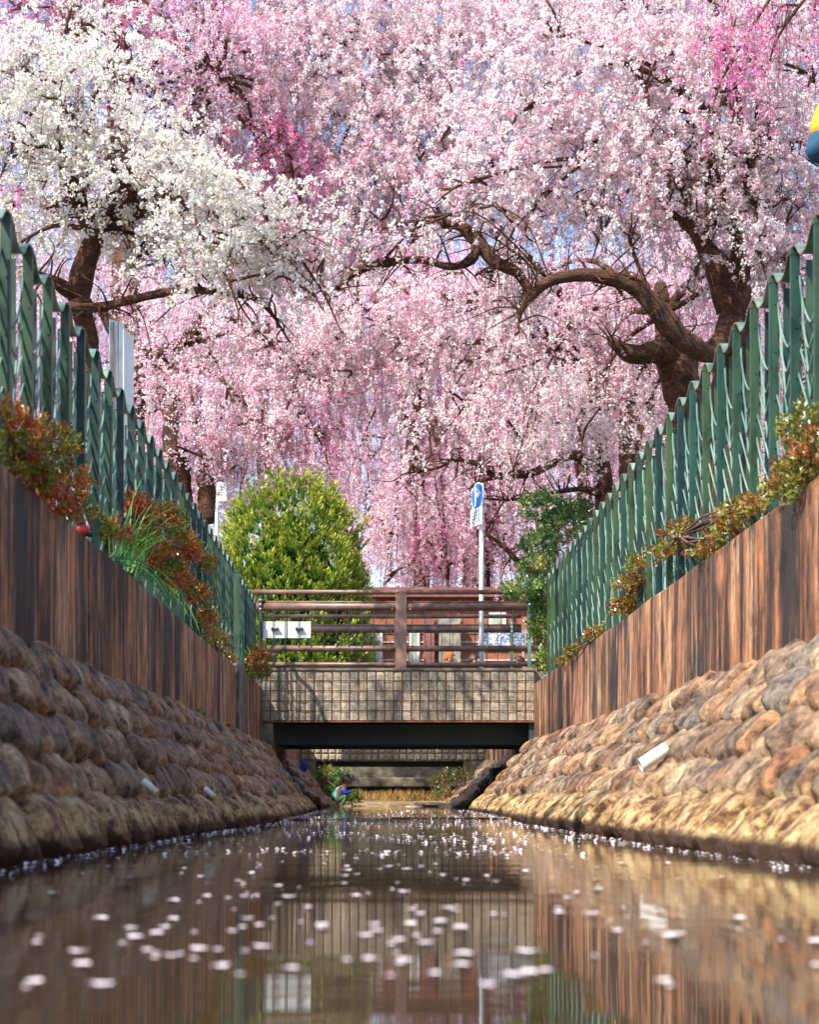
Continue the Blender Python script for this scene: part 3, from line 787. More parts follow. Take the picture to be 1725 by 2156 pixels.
# T2: big weeping cherry right with arching limb
d = 22.0
t2 = tree('cherry_tree', (1545, 0, d), 'big weeping cherry on the right whose thick limb arches over the stream',
          [(1535, ground_px(d), d, 100), (1540, 850, d, 84), (1545, 720, d, 72), (1548, 640, d, 62), (1552, 580, d, 52), (1562, 520, d, 36), (1570, 450, d, 30), (1580, 330, d, 20)])
limb_px('limb', [(1542, 650, d, 62), (1515, 570, d-.1, 56), (1480, 510, d-.2, 34), (1450, 440, d-.3, 24), (1490, 340, d-.4, 26), (1510, 240, d-.5, 18)], t2)
limb_px('limb', [(1548, 690, d-.3, 70), (1500, 740, d-.6, 42), (1450, 725, d-.8, 43), (1400, 672, d-1, 44), (1350, 612, d-1.1, 36), (1290, 588, d-1.2, 31), (1230, 578, d-1.3, 27), (1160, 592, d-1.4, 23), (1118, 625, d-1.4, 19), (1098, 655, d-1.5, 11), (1090, 690, d-1.5, 5)], t2, 14)
limb_px('limb', [(1118, 625, d-1.4, 20), (1090, 575, d-1.4, 22), (1040, 550, d-1.4, 26), (1000, 500, d-1.4, 30), (965, 475, d-1.4, 22), (920, 472, d-1.4, 16), (860, 470, d-1.4, 12), (780, 485, d-1.3, 7)], t2)
limb_px('limb', [(1005, 505, d-1.4, 22), (995, 545, d-1.5, 22), (950, 562, d-1.5, 15), (890, 548, d-1.5, 14), (820, 552, d-1.5, 18), (765, 565, d-1.5, 20), (715, 600, d-1.5, 10), (690, 640, d-1.5, 5)], t2)
limb_px('limb', [(1400, 672, d-1.0, 24), (1370, 620, d-.9, 12), (1330, 520, d-.9, 8), (1325, 490, d-.9, 5)], t2, 8)
forkB = [tuple(P(1562, 520, d)), tuple(P(1480, 510, d-.2)), tuple(P(1510, 240, d-.5))]
crown(t2, [(1650, -30, 22, .9, .5, 44, 1.3, 'pale'), (1480, -40, 22, .9, .5, 50, 1.4, 'pale'), (1290, -40, 22, .9, .5, 50, 1.4, 'pale'), (1700, 300, 22.5, .8, .5, 40, 1.2, 'pale'), (1500, 110, 21.4, .9, .6, 60, 1.5, 'pale'), (1360, 180, 21.4, .9, .6, 66, 1.5, 'pale'), (1600, 280, 21.6, .8, .6, 50, 1.4, 'pale'),
           (1250, 300, 21.2, .9, .6, 70, 1.5, 'pale'), (1400, 330, 21.5, .9, .6, 60, 1.4, 'pale'), (1660, 420, 21.8, .8, .5, 50, 1.2, 'pale'),
           (1120, 220, 21.4, .9, .6, 70, 1.5, 'pale'), (1290, 450, 21.4, .8, .5, 50, 1.1, 'pale'), (1130, 430, 21.4, .8, .5, 46, 1.1, 'pale'),
           (1690, 150, 21.8, .8, .6, 40, 1.3, 'pink'), (1200, 80, 21.6, .9, .6, 60, 1.5, 'pale'), (1450, 440, 22.6, .7, .5, 40, 1.0, 'pale'),
           (1640, 560, 22.8, .8, .4, 44, 1.0, 'pale'), (1000, 380, 21.4, .8, .5, 50, 1.2, 'pale')],
      forkB, droop=0.30, q=9, limb_r=0.06, tri=False)
# sprays in front of the trunk and strands that hang from the arching limb
crown(t2, [(1500, 440, 20.9, .45, .3, 26, .7, 'pale'), (1590, 430, 21.0, .5, .3, 28, .7, 'pale'), (1470, 560, 21.2, .3, .2, 14, .5, 'pale'), (1600, 520, 21.0, .3, .25, 16, .6, 'pale'), (1660, 560, 21, .45, .3, 26, .7, 'pale'), (1420, 380, 21.0, .5, .3, 28, .8, 'pale'), (1530, 330, 21.0, .5, .3, 28, .8, 'pale')], [tuple(P(1562, 500, 21.6))], droop=0.35, q=9, limb_r=0.03)
crown(t2, [(880, 500, 20.2, .4, .15, 16, .5, 'pale'), (790, 520, 20.2, .3, .15, 12, .6, 'pale'), (1010, 430, 20.2, .3, .15, 12, .5, 'pale'), (1120, 600, 21.0, .35, .15, 16, 1.2, 'pale'), (1050, 560, 20.9, .4, .15, 16, 1.2, 'pale')], [tuple(P(1160, 592, d-1.4))], droop=0.9, q=8, limb_r=0.015)

# T3: trunk A, right, behind T2
d = 24.5
t3 = tree('cherry_tree', (1435, 0, d), 'weeping cherry with stout stubby trunk under the arching limb',
          [(1465, ground_px(d), d, 110), (1450, 900, d, 90), (1437, 830, d, 80), (1430, 770, d, 88), (1420, 725, d, 80), (1400, 690, d+.3, 44), (1390, 600, d+.6, 26)])
limb_px('limb', [(1425, 745, d-.1, 62), (1380, 742, d-.3, 46), (1330, 745, d-.4, 36), (1300, 728, d-.5, 26), (1285, 715, d-.5, 18)], t3)
crown(t3, [(1320, 640, 26.0, .9, .6, 54, 1.6, 'pink'), (1180, 700, 26.0, .9, .6, 60, 1.7, 'pink'), (1230, 620, 26.5, .9, .6, 50, 1.6, 'mauve'),
           (1600, 640, 25.5, .8, .6, 44, 1.5, 'pink'), (1350, 780, 26.0, .7, .5, 44, 1.3, 'pink'), (1480, 620, 26.0, .8, .5, 46, 1.5, 'mauve'), (1060, 650, 26.5, .9, .6, 56, 1.7, 'pink'),
           (1680, 720, 25.5, .8, .5, 40, 1.4, 'pink'), (1250, 830, 25.5, .7, .4, 50, 1.2, 'pale'), (1350, 900, 25.5, .6, .4, 40, 1.0, 'pale')],
      [tuple(P(1395, 660, d+.3))], droop=0.6, limb_r=0.06)

# T4: weeping cherry left behind the white one
d = 26.5
t4 = tree('cherry_tree', (375, 0, d), 'pink weeping cherry on the left whose trunk shows past the white boards',
          [(372, ground_px(d), d, 76), (372, 1020, d, 66), (372, 920, d, 58), (362, 840, d, 52), (340, 780, d, 50), (310, 755, d, 48), (270, 740, d, 34), (210, 650, d, 20)])
limb_px('limb', [(362, 860, d, 40), (330, 800, d-.2, 26), (315, 770, d-.3, 22), (350, 740, d-.3, 16), (420, 700, d-.3, 10)], t4)
crown(t4, [(420, 690, 25.8, .9, .5, 64, 1.5, 'pink'), (560, 700, 25.6, .9, .5, 64, 1.5, 'pale'), (350, 800, 25.6, .7, .4, 46, 1.2, 'pink'), (480, 820, 25.4, .9, .5, 64, 1.4, 'pink'),
           (640, 780, 25.6, .8, .5, 56, 1.4, 'pink'), (700, 650, 25.8, .8, .5, 50, 1.4, 'pale'), (560, 900, 25.2, .7, .4, 50, 1.0, 'pink'), (420, 920, 25.2, .6, .3, 40, 1.0, 'mauve'),
           (250, 640, 26.5, .8, .5, 50, 1.4, 'pink'), (660, 900, 25.6, .7, .4, 40, 1.0, 'deep')],
      [tuple(P(345, 785, d)), tuple(P(350, 740, d-.3))], droop=0.6, limb_r=0.05)

# T5: trunk further back on the left
d = 33.0
t5 = tree('cherry_tree', (440, 0, d), 'rough trunked cherry behind the left fence, in front of the round conifer',
          [(445, ground_px(d), d, 60), (440, 1100, d-6.5, 42), (432, 1020, d-6.5, 40), (430, 960, d-6.5, 34), (440, 880, d-6, 24)][1:])
crown(t5, [(430, 960, 27.0, .5, .3, 40, 1.1, 'pink'), (500, 960, 27.6, .6, .3, 36, .8, 'mauve')], [tuple(P(432, 940, 26.5))], droop=0.7, limb_r=0.03)

# T6: cherry right of the sign pole with the low branch
d = 27.5
t6 = tree('cherry_tree', (1270, 0, d), 'cherry beyond the bridge with a thin low branch reaching over the blue sign',
          [(1290, ground_px(d), d, 60), (1275, 1080, d, 46), (1268, 1000, d, 40), (1260, 930, d, 34), (1275, 850, d, 26)])
limb_px('limb', [(1265, 990, d, 30), (1210, 960, d-.5, 22), (1165, 975, d-1, 18), (1120, 995, d-1.2, 16), (1070, 1000, d-1.4, 14), (1035, 1000, d-1.5, 16), (1015, 985, d-1.6, 14), (990, 972, d-1.7, 10), (955, 970, d-1.8, 7), (920, 985, d-1.8, 6), (850, 998, d-1.8, 4)], t6, 10)
limb_px('limb', [(1060, 1000, d-1.4, 13), (1020, 1010, d-1.7, 9), (992, 1025, d-1.9, 6)], t6, 8)
limb_px('limb', [(1270, 1040, d, 24), (1220, 1030, d-.5, 12), (1150, 1040, d-.8, 8), (1080, 1052, d-1, 6), (1025, 1050, d-1.1, 4)], t6, 8)
limb_px('limb', [(1280, 1110, d, 30), (1200, 1190, d-.3, 12), (1130, 1205, d-.5, 14), (1090, 1180, d-.6, 14), (1060, 1150, d-.7, 10), (1020, 1120, d-.8, 5)], t6, 8)
crown(t6, [(1000, 760, 25.2, 0.85, 0.60, 64, 1.53, 'pale'), (880, 700, 25.7, 0.85, 0.60, 64, 1.62, 'pink'), (1120, 830, 24.7, 0.85, 0.50, 60, 1.26, 'pale'), (960, 880, 24.8, 0.76, 0.40, 44, 0.90, 'pale'),
           (780, 780, 25.8, 0.85, 0.50, 54, 1.35, 'pink'), (1220, 900, 24.2, 0.66, 0.40, 46, 0.90, 'pale'), (1100, 930, 24.2, 0.66, 0.30, 40, 0.72, 'pale'), (830, 620, 25.7, 0.85, 0.50, 60, 1.44, 'pale'), (720, 720, 25.8, 0.76, 0.50, 44, 1.35, 'pale'), (960, 640, 25.7, 0.85, 0.50, 54, 1.44, 'pink')],
      [tuple(P(1260, 930, d)), tuple(P(1275, 850, d))], droop=0.6, limb_r=0.05)

# T7: tall magenta one top left
d = 28.0
t7 = tree('cherry_tree', (300, 0, d), 'tall deep-pink cherry behind the white one, its dark trunk showing at top left',
          [(262, ground_px(d), d, 90), (270, 800, d, 76), (262, 400, d, 62), (256, 200, d, 56), (248, 80, d, 50), (240, 0, d, 42), (235, -80, d, 30)])
limb_px('limb', [(262, 330, d, 40), (400, 260, d-.2, 26), (450, 170, d-.3, 26), (470, 60, d-.4, 24), (455, -20, d-.4, 16)], t7)
limb_px('limb', [(250, 140, d, 26), (165, 60, d-.2, 14), (230, 30, d-.4, 12), (290, 5, d-.5, 10)], t7, 8)
crown(t7, [(330, 60, 27.4, .9, .6, 40, 1.8, 'deep'), (440, 90, 27.2, .9, .6, 44, 1.8, 'mauve'), (150, 30, 27.4, .9, .5, 40, 1.6, 'deep'), (40, 20, 27.5, .7, .5, 30, 1.6, 'deep'),
           (400, 220, 27.4, .8, .6, 36, 1.6, 'mauve'), (560, 300, 27.6, .7, .5, 46, 1.6, 'deep'), (620, 380, 27.6, .6, .5, 34, 1.3, 'deep'), (520, 100, 27.0, .8, .6, 46, 1.6, 'mauve'),
           (20, 420, 27.0, .5, .3, 30, .8, 'deep'), (330, 200, 27.8, .8, .6, 36, 1.8, 'mauve'), (560, 500, 28, .8, .5, 40, 1.6, 'mauve'), (300, 500, 29, .9, .6, 40, 1.6, 'pink'), (80, 600, 29, .9, .6, 40, 1.6, 'pink'), (120, 300, 29.5, 1.1, .7, 50, 1.7, 'pink'), (280, 380, 29.5, 1.1, .7, 50, 1.7, 'mauve'), (430, 400, 29.5, 1.1, .7, 50, 1.7, 'pink'), (40, 180, 29.5, 1.1, .6, 40, 1.7, 'pink'), (300, -40, 28.5, 1.1, .6, 50, 1.7, 'mauve'), (100, -40, 28.5, 1.1, .6, 50, 1.7, 'deep'), (520, 170, 29.5, 1, .6, 50, 1.6, 'pale'), (620, 130, 29.5, 1, .6, 50, 1.6, 'pink'), (520, 430, 29.5, 1, .6, 50, 1.6, 'pink'), (400, 320, 29.8, 1, .6, 50, 1.6, 'pink'), (450, 0, 28.5, 1.0, .6, 50, 1.7, 'mauve'), (700, 420, 29, 1, .6, 50, 1.6, 'pink'), (640, 520, 29, 1, .6, 50, 1.6, 'mauve'), (180, 480, 29.5, 1.1, .6, 46, 1.7, 'mauve')],
      [tuple(P(256, 200, d)), tuple(P(450, 170, d-.3))], droop=0.45, limb_r=0.05, bare=0.18, density=1.35)

# T10: top centre weeping cherry
d = 30.0
t10 = tree('cherry_tree', (1345, 0, 33), 'tall pale pink weeping cherry leaning left and filling the top centre',
          [(1345, ground_px(33), 33, 70), (1335, 1000, 33, 56), (1300, 820, 32.5, 44), (1190, 640, 32, 34), (1040, 480, 31, 28), (900, 340, 30.2, 22), (800, 200, 29.6, 12)])
limb_px('limb', [(960, 400, 30.6, 20), (960, 320, 30, 16), (920, 200, 29.6, 12), (960, 110, 29.4, 9), (1000, 60, 29.2, 6)], t10, 10)
crown(t10, [(700, -40, 28, 1, .6, 60, 1.7, 'pale'), (900, -50, 28, 1, .6, 60, 1.7, 'pale'), (1080, -30, 28, 1, .6, 60, 1.7, 'pale'), (520, -50, 28.5, .9, .6, 50, 1.7, 'pink'), (640, 90, 28.2, 1.01, 0.67, 71, 1.78, 'pale'), (760, 60, 28.0, 1.01, 0.67, 73, 1.78, 'pale'), (880, 100, 27.8, 1.01, 0.67, 78, 1.78, 'pale'), (1000, 90, 28.0, 1.01, 0.67, 73, 1.78, 'pale'),
            (680, 230, 28.0, 0.90, 0.67, 69, 1.68, 'pale'), (800, 240, 27.8, 1.01, 0.67, 67, 1.78, 'pale'), (920, 260, 27.8, 1.01, 0.67, 73, 1.78, 'pale'), (700, 360, 28.2, 0.90, 0.56, 67, 1.47, 'pale'),
            (830, 390, 28.0, 1.01, 0.56, 67, 1.58, 'pink'), (590, 200, 28.6, 0.78, 0.56, 56, 1.58, 'pale'), (940, 420, 28.6, 0.90, 0.56, 51, 1.47, 'pink'), (770, 480, 28.4, 0.90, 0.45, 49, 1.37, 'pale'), (1060, 360, 28.8, 0.90, 0.67, 51, 1.58, 'mauve'),
            (500, 250, 28.8, 0.78, 0.45, 44, 1.26, 'pale'), (560, 40, 28.6, 0.78, 0.56, 44, 1.47, 'pale'), (1120, 60, 28.6, 0.90, 0.67, 56, 1.68, 'pink')],
      [tuple(P(900, 340, 30.2)), tuple(P(800, 200, 29.6)), tuple(P(920, 200, 29.6))], droop=0.34, limb_r=0.05, q=9, density=1.2)

# T11: pale cherry behind the big one, upper right
d = 29.5
t11 = tree('cherry_tree', (1700, 0, d), 'pale cherry behind the big right-hand one, trunk hidden by the right fence',
          [(1700, ground_px(d), d, 70), (1690, 900, d, 56), (1670, 600, d, 44), (1620, 380, d, 34), (1560, 200, d, 24), (1500, 60, d, 12)])
crown(t11, [(1250, 60, 29, 1.1, .7, 60, 1.7, 'pale'), (1400, 20, 29, 1.1, .7, 60, 1.7, 'pale'), (1550, 60, 29, 1.1, .7, 60, 1.7, 'pink'), (1690, 60, 29, 1.1, .7, 60, 1.7, 'pale'),
            (1330, 220, 29, 1.1, .7, 60, 1.7, 'pink'), (1480, 230, 29, 1.1, .7, 60, 1.7, 'pale'), (1630, 230, 29, 1.1, .7, 60, 1.7, 'pink'), (1250, 380, 29, 1.1, .7, 60, 1.7, 'mauve'),
            (1400, 400, 29, 1.1, .7, 56, 1.7, 'pink'), (1560, 420, 29, 1.1, .7, 56, 1.7, 'pale'), (1690, 420, 29, 1.1, .7, 56, 1.7, 'pink'), (1120, 330, 29, 1.1, .7, 56, 1.7, 'pink'), (1180, -30, 29, 1.2, .6, 50, 1.7, 'pale'), (1600, -40, 29, 1.2, .6, 50, 1.7, 'pale'), (1710, 220, 28, 1.0, .7, 50, 1.7, 'pale'), (1640, 600, 29, 1.1, .7, 50, 1.7, 'mauve')],
      [tuple(P(1620, 380, d)), tuple(P(1560, 200, d))], droop=0.5, limb_r=0.05, q=7, flower=.027, clus=.06)

# T8: deep pink weeping strands near, top right
t8 = empty('cherry_tree', (6.3, 18.5, 1.6), 'deep pink weeping cherry hanging into the top right corner', 'tree', 'cherry trees over the stream')
MB().tube(*(lambda c: ([p[:3] for p in c], [p[3] for p in c]))(catmull([(6.3, 18.5, 1.5, .26), (6.2, 18.6, 4.5, .2), (6.4, 18.8, 8, .15), (5.9, 19, 11.2, .1), (5.2, 19.2, 12.2, .05)], 6)), 14, True, 0.2).build('trunk', M['bark'], t8, True)
crown(t8, [(1560, -60, 19.6, .55, .3, 15, 1.9, 'deep'), (1650, 60, 19.4, .5, .4, 13, 1.6, 'deep'), (1720, -20, 19.4, .6, .4, 14, 1.7, 'deep'), (1540, 130, 19.8, .35, .3, 9, 1.4, 'deep')],
      [(5.9, 19, 11.2)], droop=0.9, limb_r=0.05, q=7)

# far row of weeping cherries
far = [(-150, 42, 'pink', 'far pink cherry behind the left fence, leftmost of the back row'), (180, 45, 'mauve', 'far mauve-pink weeping cherry behind the white boards'), (560, 46, 'mauve', 'far mauve weeping cherry directly behind the round conifer'),
       (880, 44, 'mauve', 'far weeping cherry with bare reddish strands between conifer and sign pole'), (1010, 46, 'pink', 'far pink weeping cherry behind the blue sign'), (1230, 42, 'pink', 'far pink cherry behind the leafy green bush'), (1530, 43, 'pink', 'far pink cherry behind the right fence'), (1850, 44, 'mauve', 'far mauve cherry at the right end of the back row')]
for k, (x, dd, pal, lab) in enumerate(far):
    t = tree('cherry_tree', (x, 0, dd), lab, [(x, ground_px(dd), dd, 40), (x+8, 1150, dd, 32), (x-6, 950, dd, 28), (x+10, 800, dd, 20), (x, 700, dd, 12)])
    lob = []
    for i in range(9):
        yy = [640, 640, 720, 760, 840, 880, 960, 1000, 560][i]
        lob.append((x + [-90, 90, 0, -150, 140, -40, -130, 110, 20][i]*1.0, yy, dd-0.8+rng.uniform(-1.2, 0.6), 1.3, .8, 52, 2.6, pal if i % 4 else ('deep' if k == 3 else 'pink')))
    if k in (2, 3, 4, 5):
        lob += [(x-60, 1150, dd-1.0, 1.3, .4, 40, 2.4, 'mauve'), (x+60, 1160, dd-1.0, 1.3, .4, 40, 2.2, 'pink')]
    if k in (3, 4):
        lob += [(x-40, 1080, dd-1.5, 1.0, .5, 60, 2.2, 'pink'), (x+50, 1120, dd-1.5, 1.0, .4, 40, 1.8, 'deep'), (x, 1010, dd-2, 1.2, .5, 60, 2.6, 'mauve')]
    crown(t, lob, [tuple(P(x, 800, dd))], droop=0.9, density=1.0, q=6, bare=0.32 if k in (2, 3, 4) else 0.15, limb_r=0.07, flower=0.026, clus=0.055)

for k, (x, lab) in enumerate(((-60, 'hazy pink cherry at the very back, left of the boards'), (330, 'hazy pink cherry at the very back, between boards and conifer'), (720, 'hazy reddish weeping cherry at the very back, right of the conifer'), (980, 'hazy reddish weeping cherry at the very back, behind sign pole'), (1300, 'hazy pink cherry at the very back, behind the leafy bush'), (1640, 'hazy pink cherry at the very back, behind the right fence'))):
    dd = 54 + (k % 2)*2
    t = tree('cherry_tree', (x, 0, dd), lab, [(x, ground_px(dd), dd, 36), (x+8, 1150, dd, 30), (x-6, 950, dd, 24), (x+10, 800, dd, 18), (x, 600, dd, 10)])
    lob = [(x+rng.uniform(-190, 190), yy, dd-rng.uniform(0, 2), 1.9, 1.1, 40, 4.0, ('mauve', 'pink', 'mauve', 'deep')[i % 4 if k in (2, 3) else i % 3]) for i, yy in enumerate((480, 560, 620, 700, 760, 830, 900, 970, 1030, 1090))]
    crown(t, lob, [tuple(P(x, 700, dd))], droop=0.9, q=6, bare=0.2, limb_r=0.07, flower=0.05, clus=0.11, twigs=k in (2, 3))

# ------------------------------------------------------------------ conifer and leafy shrubs
def conifer():
    d = 38.2; c = P(612, 1140, d); G_ = d/26.3
    o = empty('globe_conifer', (c.x, c.y, 1.75), 'round yellow-green conifer rising behind the left half of the bridge railing', 'conifer')
    MB().tube([(c.x, c.y, 1.7), (c.x, c.y, 4.0), (c.x+.05, c.y, 7.4)], [.22, .17, .05], 10, True, .15).build('trunk', M['bark'], o, True)
    N = 3000
    th = rng.uniform(0, 2*math.pi, N); h = rng.uniform(0, 1, N)
    prof = np.interp(h, [0, .12, .35, .6, .8, .93, 1], [.85, 1.14, 1.25, 1.22, 1.02, .70, .2])
    rad = prof*(1+0.09*np.sin(th*5+h*9)+0.07*np.sin(th*9-h*15)+0.05*np.sin(th*17+h*31))*rng.uniform(.84, 1.02, N)*G_
    base = np.stack([c.x+rad*np.cos(th), c.y+rad*np.sin(th), 1.95+h*6.05+rng.normal(0, .12, N)], 1)
    outd = unit(np.stack([np.cos(th), np.sin(th), np.full(N, 1.5)], 1) + rng.normal(0, .22, (N, 3)))
    q = 26
    side = unit(np.cross(outd, rng.normal(size=(N, 3))))
    u = rng.uniform(-1, 1, (N, q)); v = rng.uniform(0, 1, (N, q))
    L = rng.uniform(.18, .34, (N, 1))*G_
    ctr = base[:, None] + outd[:, None]*(v*L)[..., None] + side[:, None]*(u*(0.25+0.75*v)*L*0.42)[..., None] + rng.normal(0, .012, (N, q, 3))
    dirs = unit(outd[:, None] + side[:, None]*(u*0.6)[..., None] + rng.normal(0, .25, (N, q, 3)))
    tip = v[..., None]
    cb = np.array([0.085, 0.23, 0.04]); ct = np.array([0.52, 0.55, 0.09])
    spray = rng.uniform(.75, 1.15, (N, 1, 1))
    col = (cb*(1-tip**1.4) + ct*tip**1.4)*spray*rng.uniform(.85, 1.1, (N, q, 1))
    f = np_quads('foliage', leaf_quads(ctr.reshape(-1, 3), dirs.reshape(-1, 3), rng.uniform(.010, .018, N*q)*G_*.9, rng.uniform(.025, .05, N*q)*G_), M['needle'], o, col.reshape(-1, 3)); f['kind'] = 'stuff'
    # inner dark mass of older twigs
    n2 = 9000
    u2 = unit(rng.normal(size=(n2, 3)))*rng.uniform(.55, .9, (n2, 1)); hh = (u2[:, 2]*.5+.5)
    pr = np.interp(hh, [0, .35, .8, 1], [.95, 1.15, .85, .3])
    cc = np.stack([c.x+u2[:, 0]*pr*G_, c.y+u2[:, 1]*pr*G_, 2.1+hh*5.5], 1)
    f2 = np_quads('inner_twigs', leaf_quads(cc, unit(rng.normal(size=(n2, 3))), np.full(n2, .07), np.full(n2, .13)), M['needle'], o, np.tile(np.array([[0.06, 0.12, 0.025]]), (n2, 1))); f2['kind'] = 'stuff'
conifer()

def shrub(name, label, lobes, cols, leaf=(0.008, 0.02), q=10, spray=0.09, group=None, cat='shrub', base=None, up=0.5, matk='leaf', den=1.0):
    """lobes: (x, y, d, rx, ry, rz, sprays)"""
    c0 = P(*lobes[0][:3]); b = Vector(base) if base else Vector((c0.x, c0.y, c0.z-lobes[0][5]))
    o = empty(name, b, label, cat, group)
    V, C = [], []; mbs = MB()
    for (x, y, d, rx, ry, rz, n) in lobes:
        n = int(n*den)
        c = np.array(P(x, y, d))
        u = unit(rng.normal(size=(n, 3)))*rng.uniform(.25, 1, (n, 1))**.5
        s = c + u*np.array([rx, ry, rz]) + rng.normal(0, .012, (n, 3))
        od = unit(u*np.array([1, 1, .5]) + np.array([0, 0, up]) + rng.normal(0, .35, (n, 3)))
        ct = s[:, None] + od[:, None]*(rng.uniform(0, 1, (n, q))*spray)[..., None] + rng.normal(0, spray*.16, (n, q, 3))
        dr = unit(od[:, None] + rng.normal(0, .55, (n, q, 3)))
        V.append(leaf_quads(ct.reshape(-1, 3), dr.reshape(-1, 3), rng.uniform(.7, 1.2, n*q)*leaf[0], rng.uniform(.7, 1.2, n*q)*leaf[1]))
        pc = np.array(cols); k = rng.integers(0, len(pc), n)
        # neighbouring sprays share a tint
        k = ((np.sin(s[:, 0]*9+c[0]*3)+np.sin(s[:, 1]*5)+np.sin(s[:, 2]*11)+rng.normal(0, .6, n)+2.4)/4.8*len(pc)).astype(int).clip(0, len(pc)-1)
        C.append((pc[k][:, None]*rng.uniform(.75, 1.2, (n, q, 1))).reshape(-1, 3))
        for _ in range(max(3, n//30)):
            e = s[rng.integers(n)]; m = (np.array(b)+e)/2 + rng.normal(0, .03, 3)
            mbs.tube([tuple(b), tuple(m), tuple(e)], [.010, .007, .003], 5, False)
    f = np_quads('foliage', np.concatenate(V), M[matk], o, np.concatenate(C)); f['kind'] = 'stuff'
    mbs.build('stems', M['twig'], o, True)
    return o
RUST = [(0.42, 0.065, 0.012), (0.48, 0.10, 0.018), (0.28, 0.22, 0.02), (0.16, 0.18, 0.018), (0.22, 0.24, 0.025), (0.45, 0.07, 0.015), (0.50, 0.22, 0.04)]
OLIVE = [(0.17, 0.19, 0.025), (0.26, 0.21, 0.03), (0.32, 0.11, 0.025), (0.28, 0.29, 0.045), (0.42, 0.36, 0.08)]
GREENS = [(0.05, 0.12, 0.03), (0.10, 0.19, 0.035), (0.18, 0.27, 0.05), (0.07, 0.15, 0.04), (0.30, 0.33, 0.06)]
dl = lambda x: (XL-0.02)*FPX/(x-VX)        # distance of the left wall's edge at a sheet column
dr_ = lambda x: (XR+0.02)*FPX/(x-VX)
G = 'shrubs growing along the wall tops'
shrub('wall_shrub', 'big rust and olive shrub at the left edge, in front of the left fence', [(30, 900, dl(30), .10, .2, .07, 90), (110, 935, dl(110), .13, .25, .06, 120), (30, 960, dl(40), .12, .3, .08, 120), (60, 1010, dl(60), .12, .3, .05, 110), (140, 1010, dl(140), .10, .3, .045, 80), (110, 1065, dl(110), .12, .3, .05, 110), (170, 1075, dl(170), .07, .3, .04, 50)], RUST, (.006, .014), 12, .05, G)
shrub('wall_shrub', 'rust-red and green shrub spilling over the left wall beside grass tuft', [(290, 1080, dl(290), .09, .35, .05, 90), (350, 1095, dl(350), .12, .4, .06, 110), (240, 1130, dl(240), .09, .3, .05, 80), (300, 1150, dl(300), .14, .4, .08, 170), (380, 1150, dl(380), .13, .4, .08, 150), (430, 1185, dl(430), .08, .4, .05, 80), (360, 1215, dl(360), .14, .4, .08, 150), (410, 1250, dl(410), .12, .4, .06, 110), (330, 1180, dl(330), .12, .35, .07, 120), (430, 1300, dl(430), .09, .3, .07, 80)], RUST, (.008, .018), 12, .07, G)
shrub('wall_shrub', 'thin olive shrub at the left wall just before the thick green post', [(455, 1350, dl(455), .10, .3, .06, 60), (475, 1385, dl(475), .06, .3, .05, 30), (440, 1330, dl(440), .07, .3, .06, 40)], OLIVE, (.008, .02), 10, .07, G)
shrub('wall_shrub', 'round rust-tipped bush at the left end of the bridge parapet', [(540, 1380, 18.6, .15, .25, .10, 110), (545, 1415, 18.6, .14, .2, .09, 100), (528, 1400, 18.4, .10, .2, .12, 70)], [(0.14, 0.17, 0.03), (0.24, 0.24, 0.05), (0.34, 0.13, 0.03), (0.40, 0.28, 0.09)], (.008, .024), 12, .09, G)
shrub('wall_shrub', 'olive and rust shrub at the right edge in front of the right fence', [(1690, 900, dr_(1690), .10, .25, .08, 90), (1715, 960, dr_(1715), .11, .25, .08, 110), (1670, 990, dr_(1670), .09, .25, .05, 70), (1700, 1020, dr_(1700), .10, .2, .05, 80), (1650, 1040, dr_(1650), .07, .2, .03, 40)], OLIVE, (.006, .014), 11, .05, G)
shrub('wall_shrub', 'flat-layered olive shrub in the middle of the right wall top', [(1430, 1120, dr_(1430), .13, .3, .03, 70), (1410, 1160, dr_(1410), .12, .3, .035, 70), (1490, 1165, dr_(1490), .10, .3, .035, 60), (1560, 1080, dr_(1560), .12, .3, .035, 60), (1530, 1120, dr_(1530), .10, .3, .03, 50), (1600, 1060, dr_(1600), .06, .2, .04, 30)], OLIVE, (.007, .016), 11, .055, G)
shrub('wall_shrub', 'bronze shrub on the right wall top, right of the low hedge clump', [(1330, 1230, dr_(1330), .12, .3, .05, 80), (1320, 1275, dr_(1320), .12, .3, .06, 100), (1345, 1190, dr_(1345), .08, .3, .05, 40)], OLIVE, (.008, .018), 11, .06, G)
shrub('wall_shrub', 'small low clump on the right wall top nearest the bridge', [(1255, 1335, dr_(1255), .08, .3, .045, 50), (1215, 1375, dr_(1215), .11, .3, .055, 80), (1195, 1395, dr_(1195), .08, .3, .04, 40)], OLIVE, (.008, .02), 11, .06, G)
shrub('leafy_bush', 'tall glossy green bush between bridge end and right fence', [(1150, 1070, 22.6, .38, .4, .22, 170), (1190, 1110, 22.4, .35, .4, .25, 170), (1140, 1150, 22.4, .32, .4, .22, 150), (1130, 1200, 22.2, .30, .4, .18, 120), (1100, 1245, 19.3, .24, .15, .10, 80), (1145, 1260, 19.4, .14, .12, .22, 90), (1140, 1320, 19.4, .12, .12, .25, 100), (1150, 1390, 19.3, .10, .12, .16, 60), (1220, 1080, 22.4, .3, .3, .15, 90)], GREENS, (.012, .032), 11, .12, None, 'bush', base=(2.35, 22.3, 1.7))

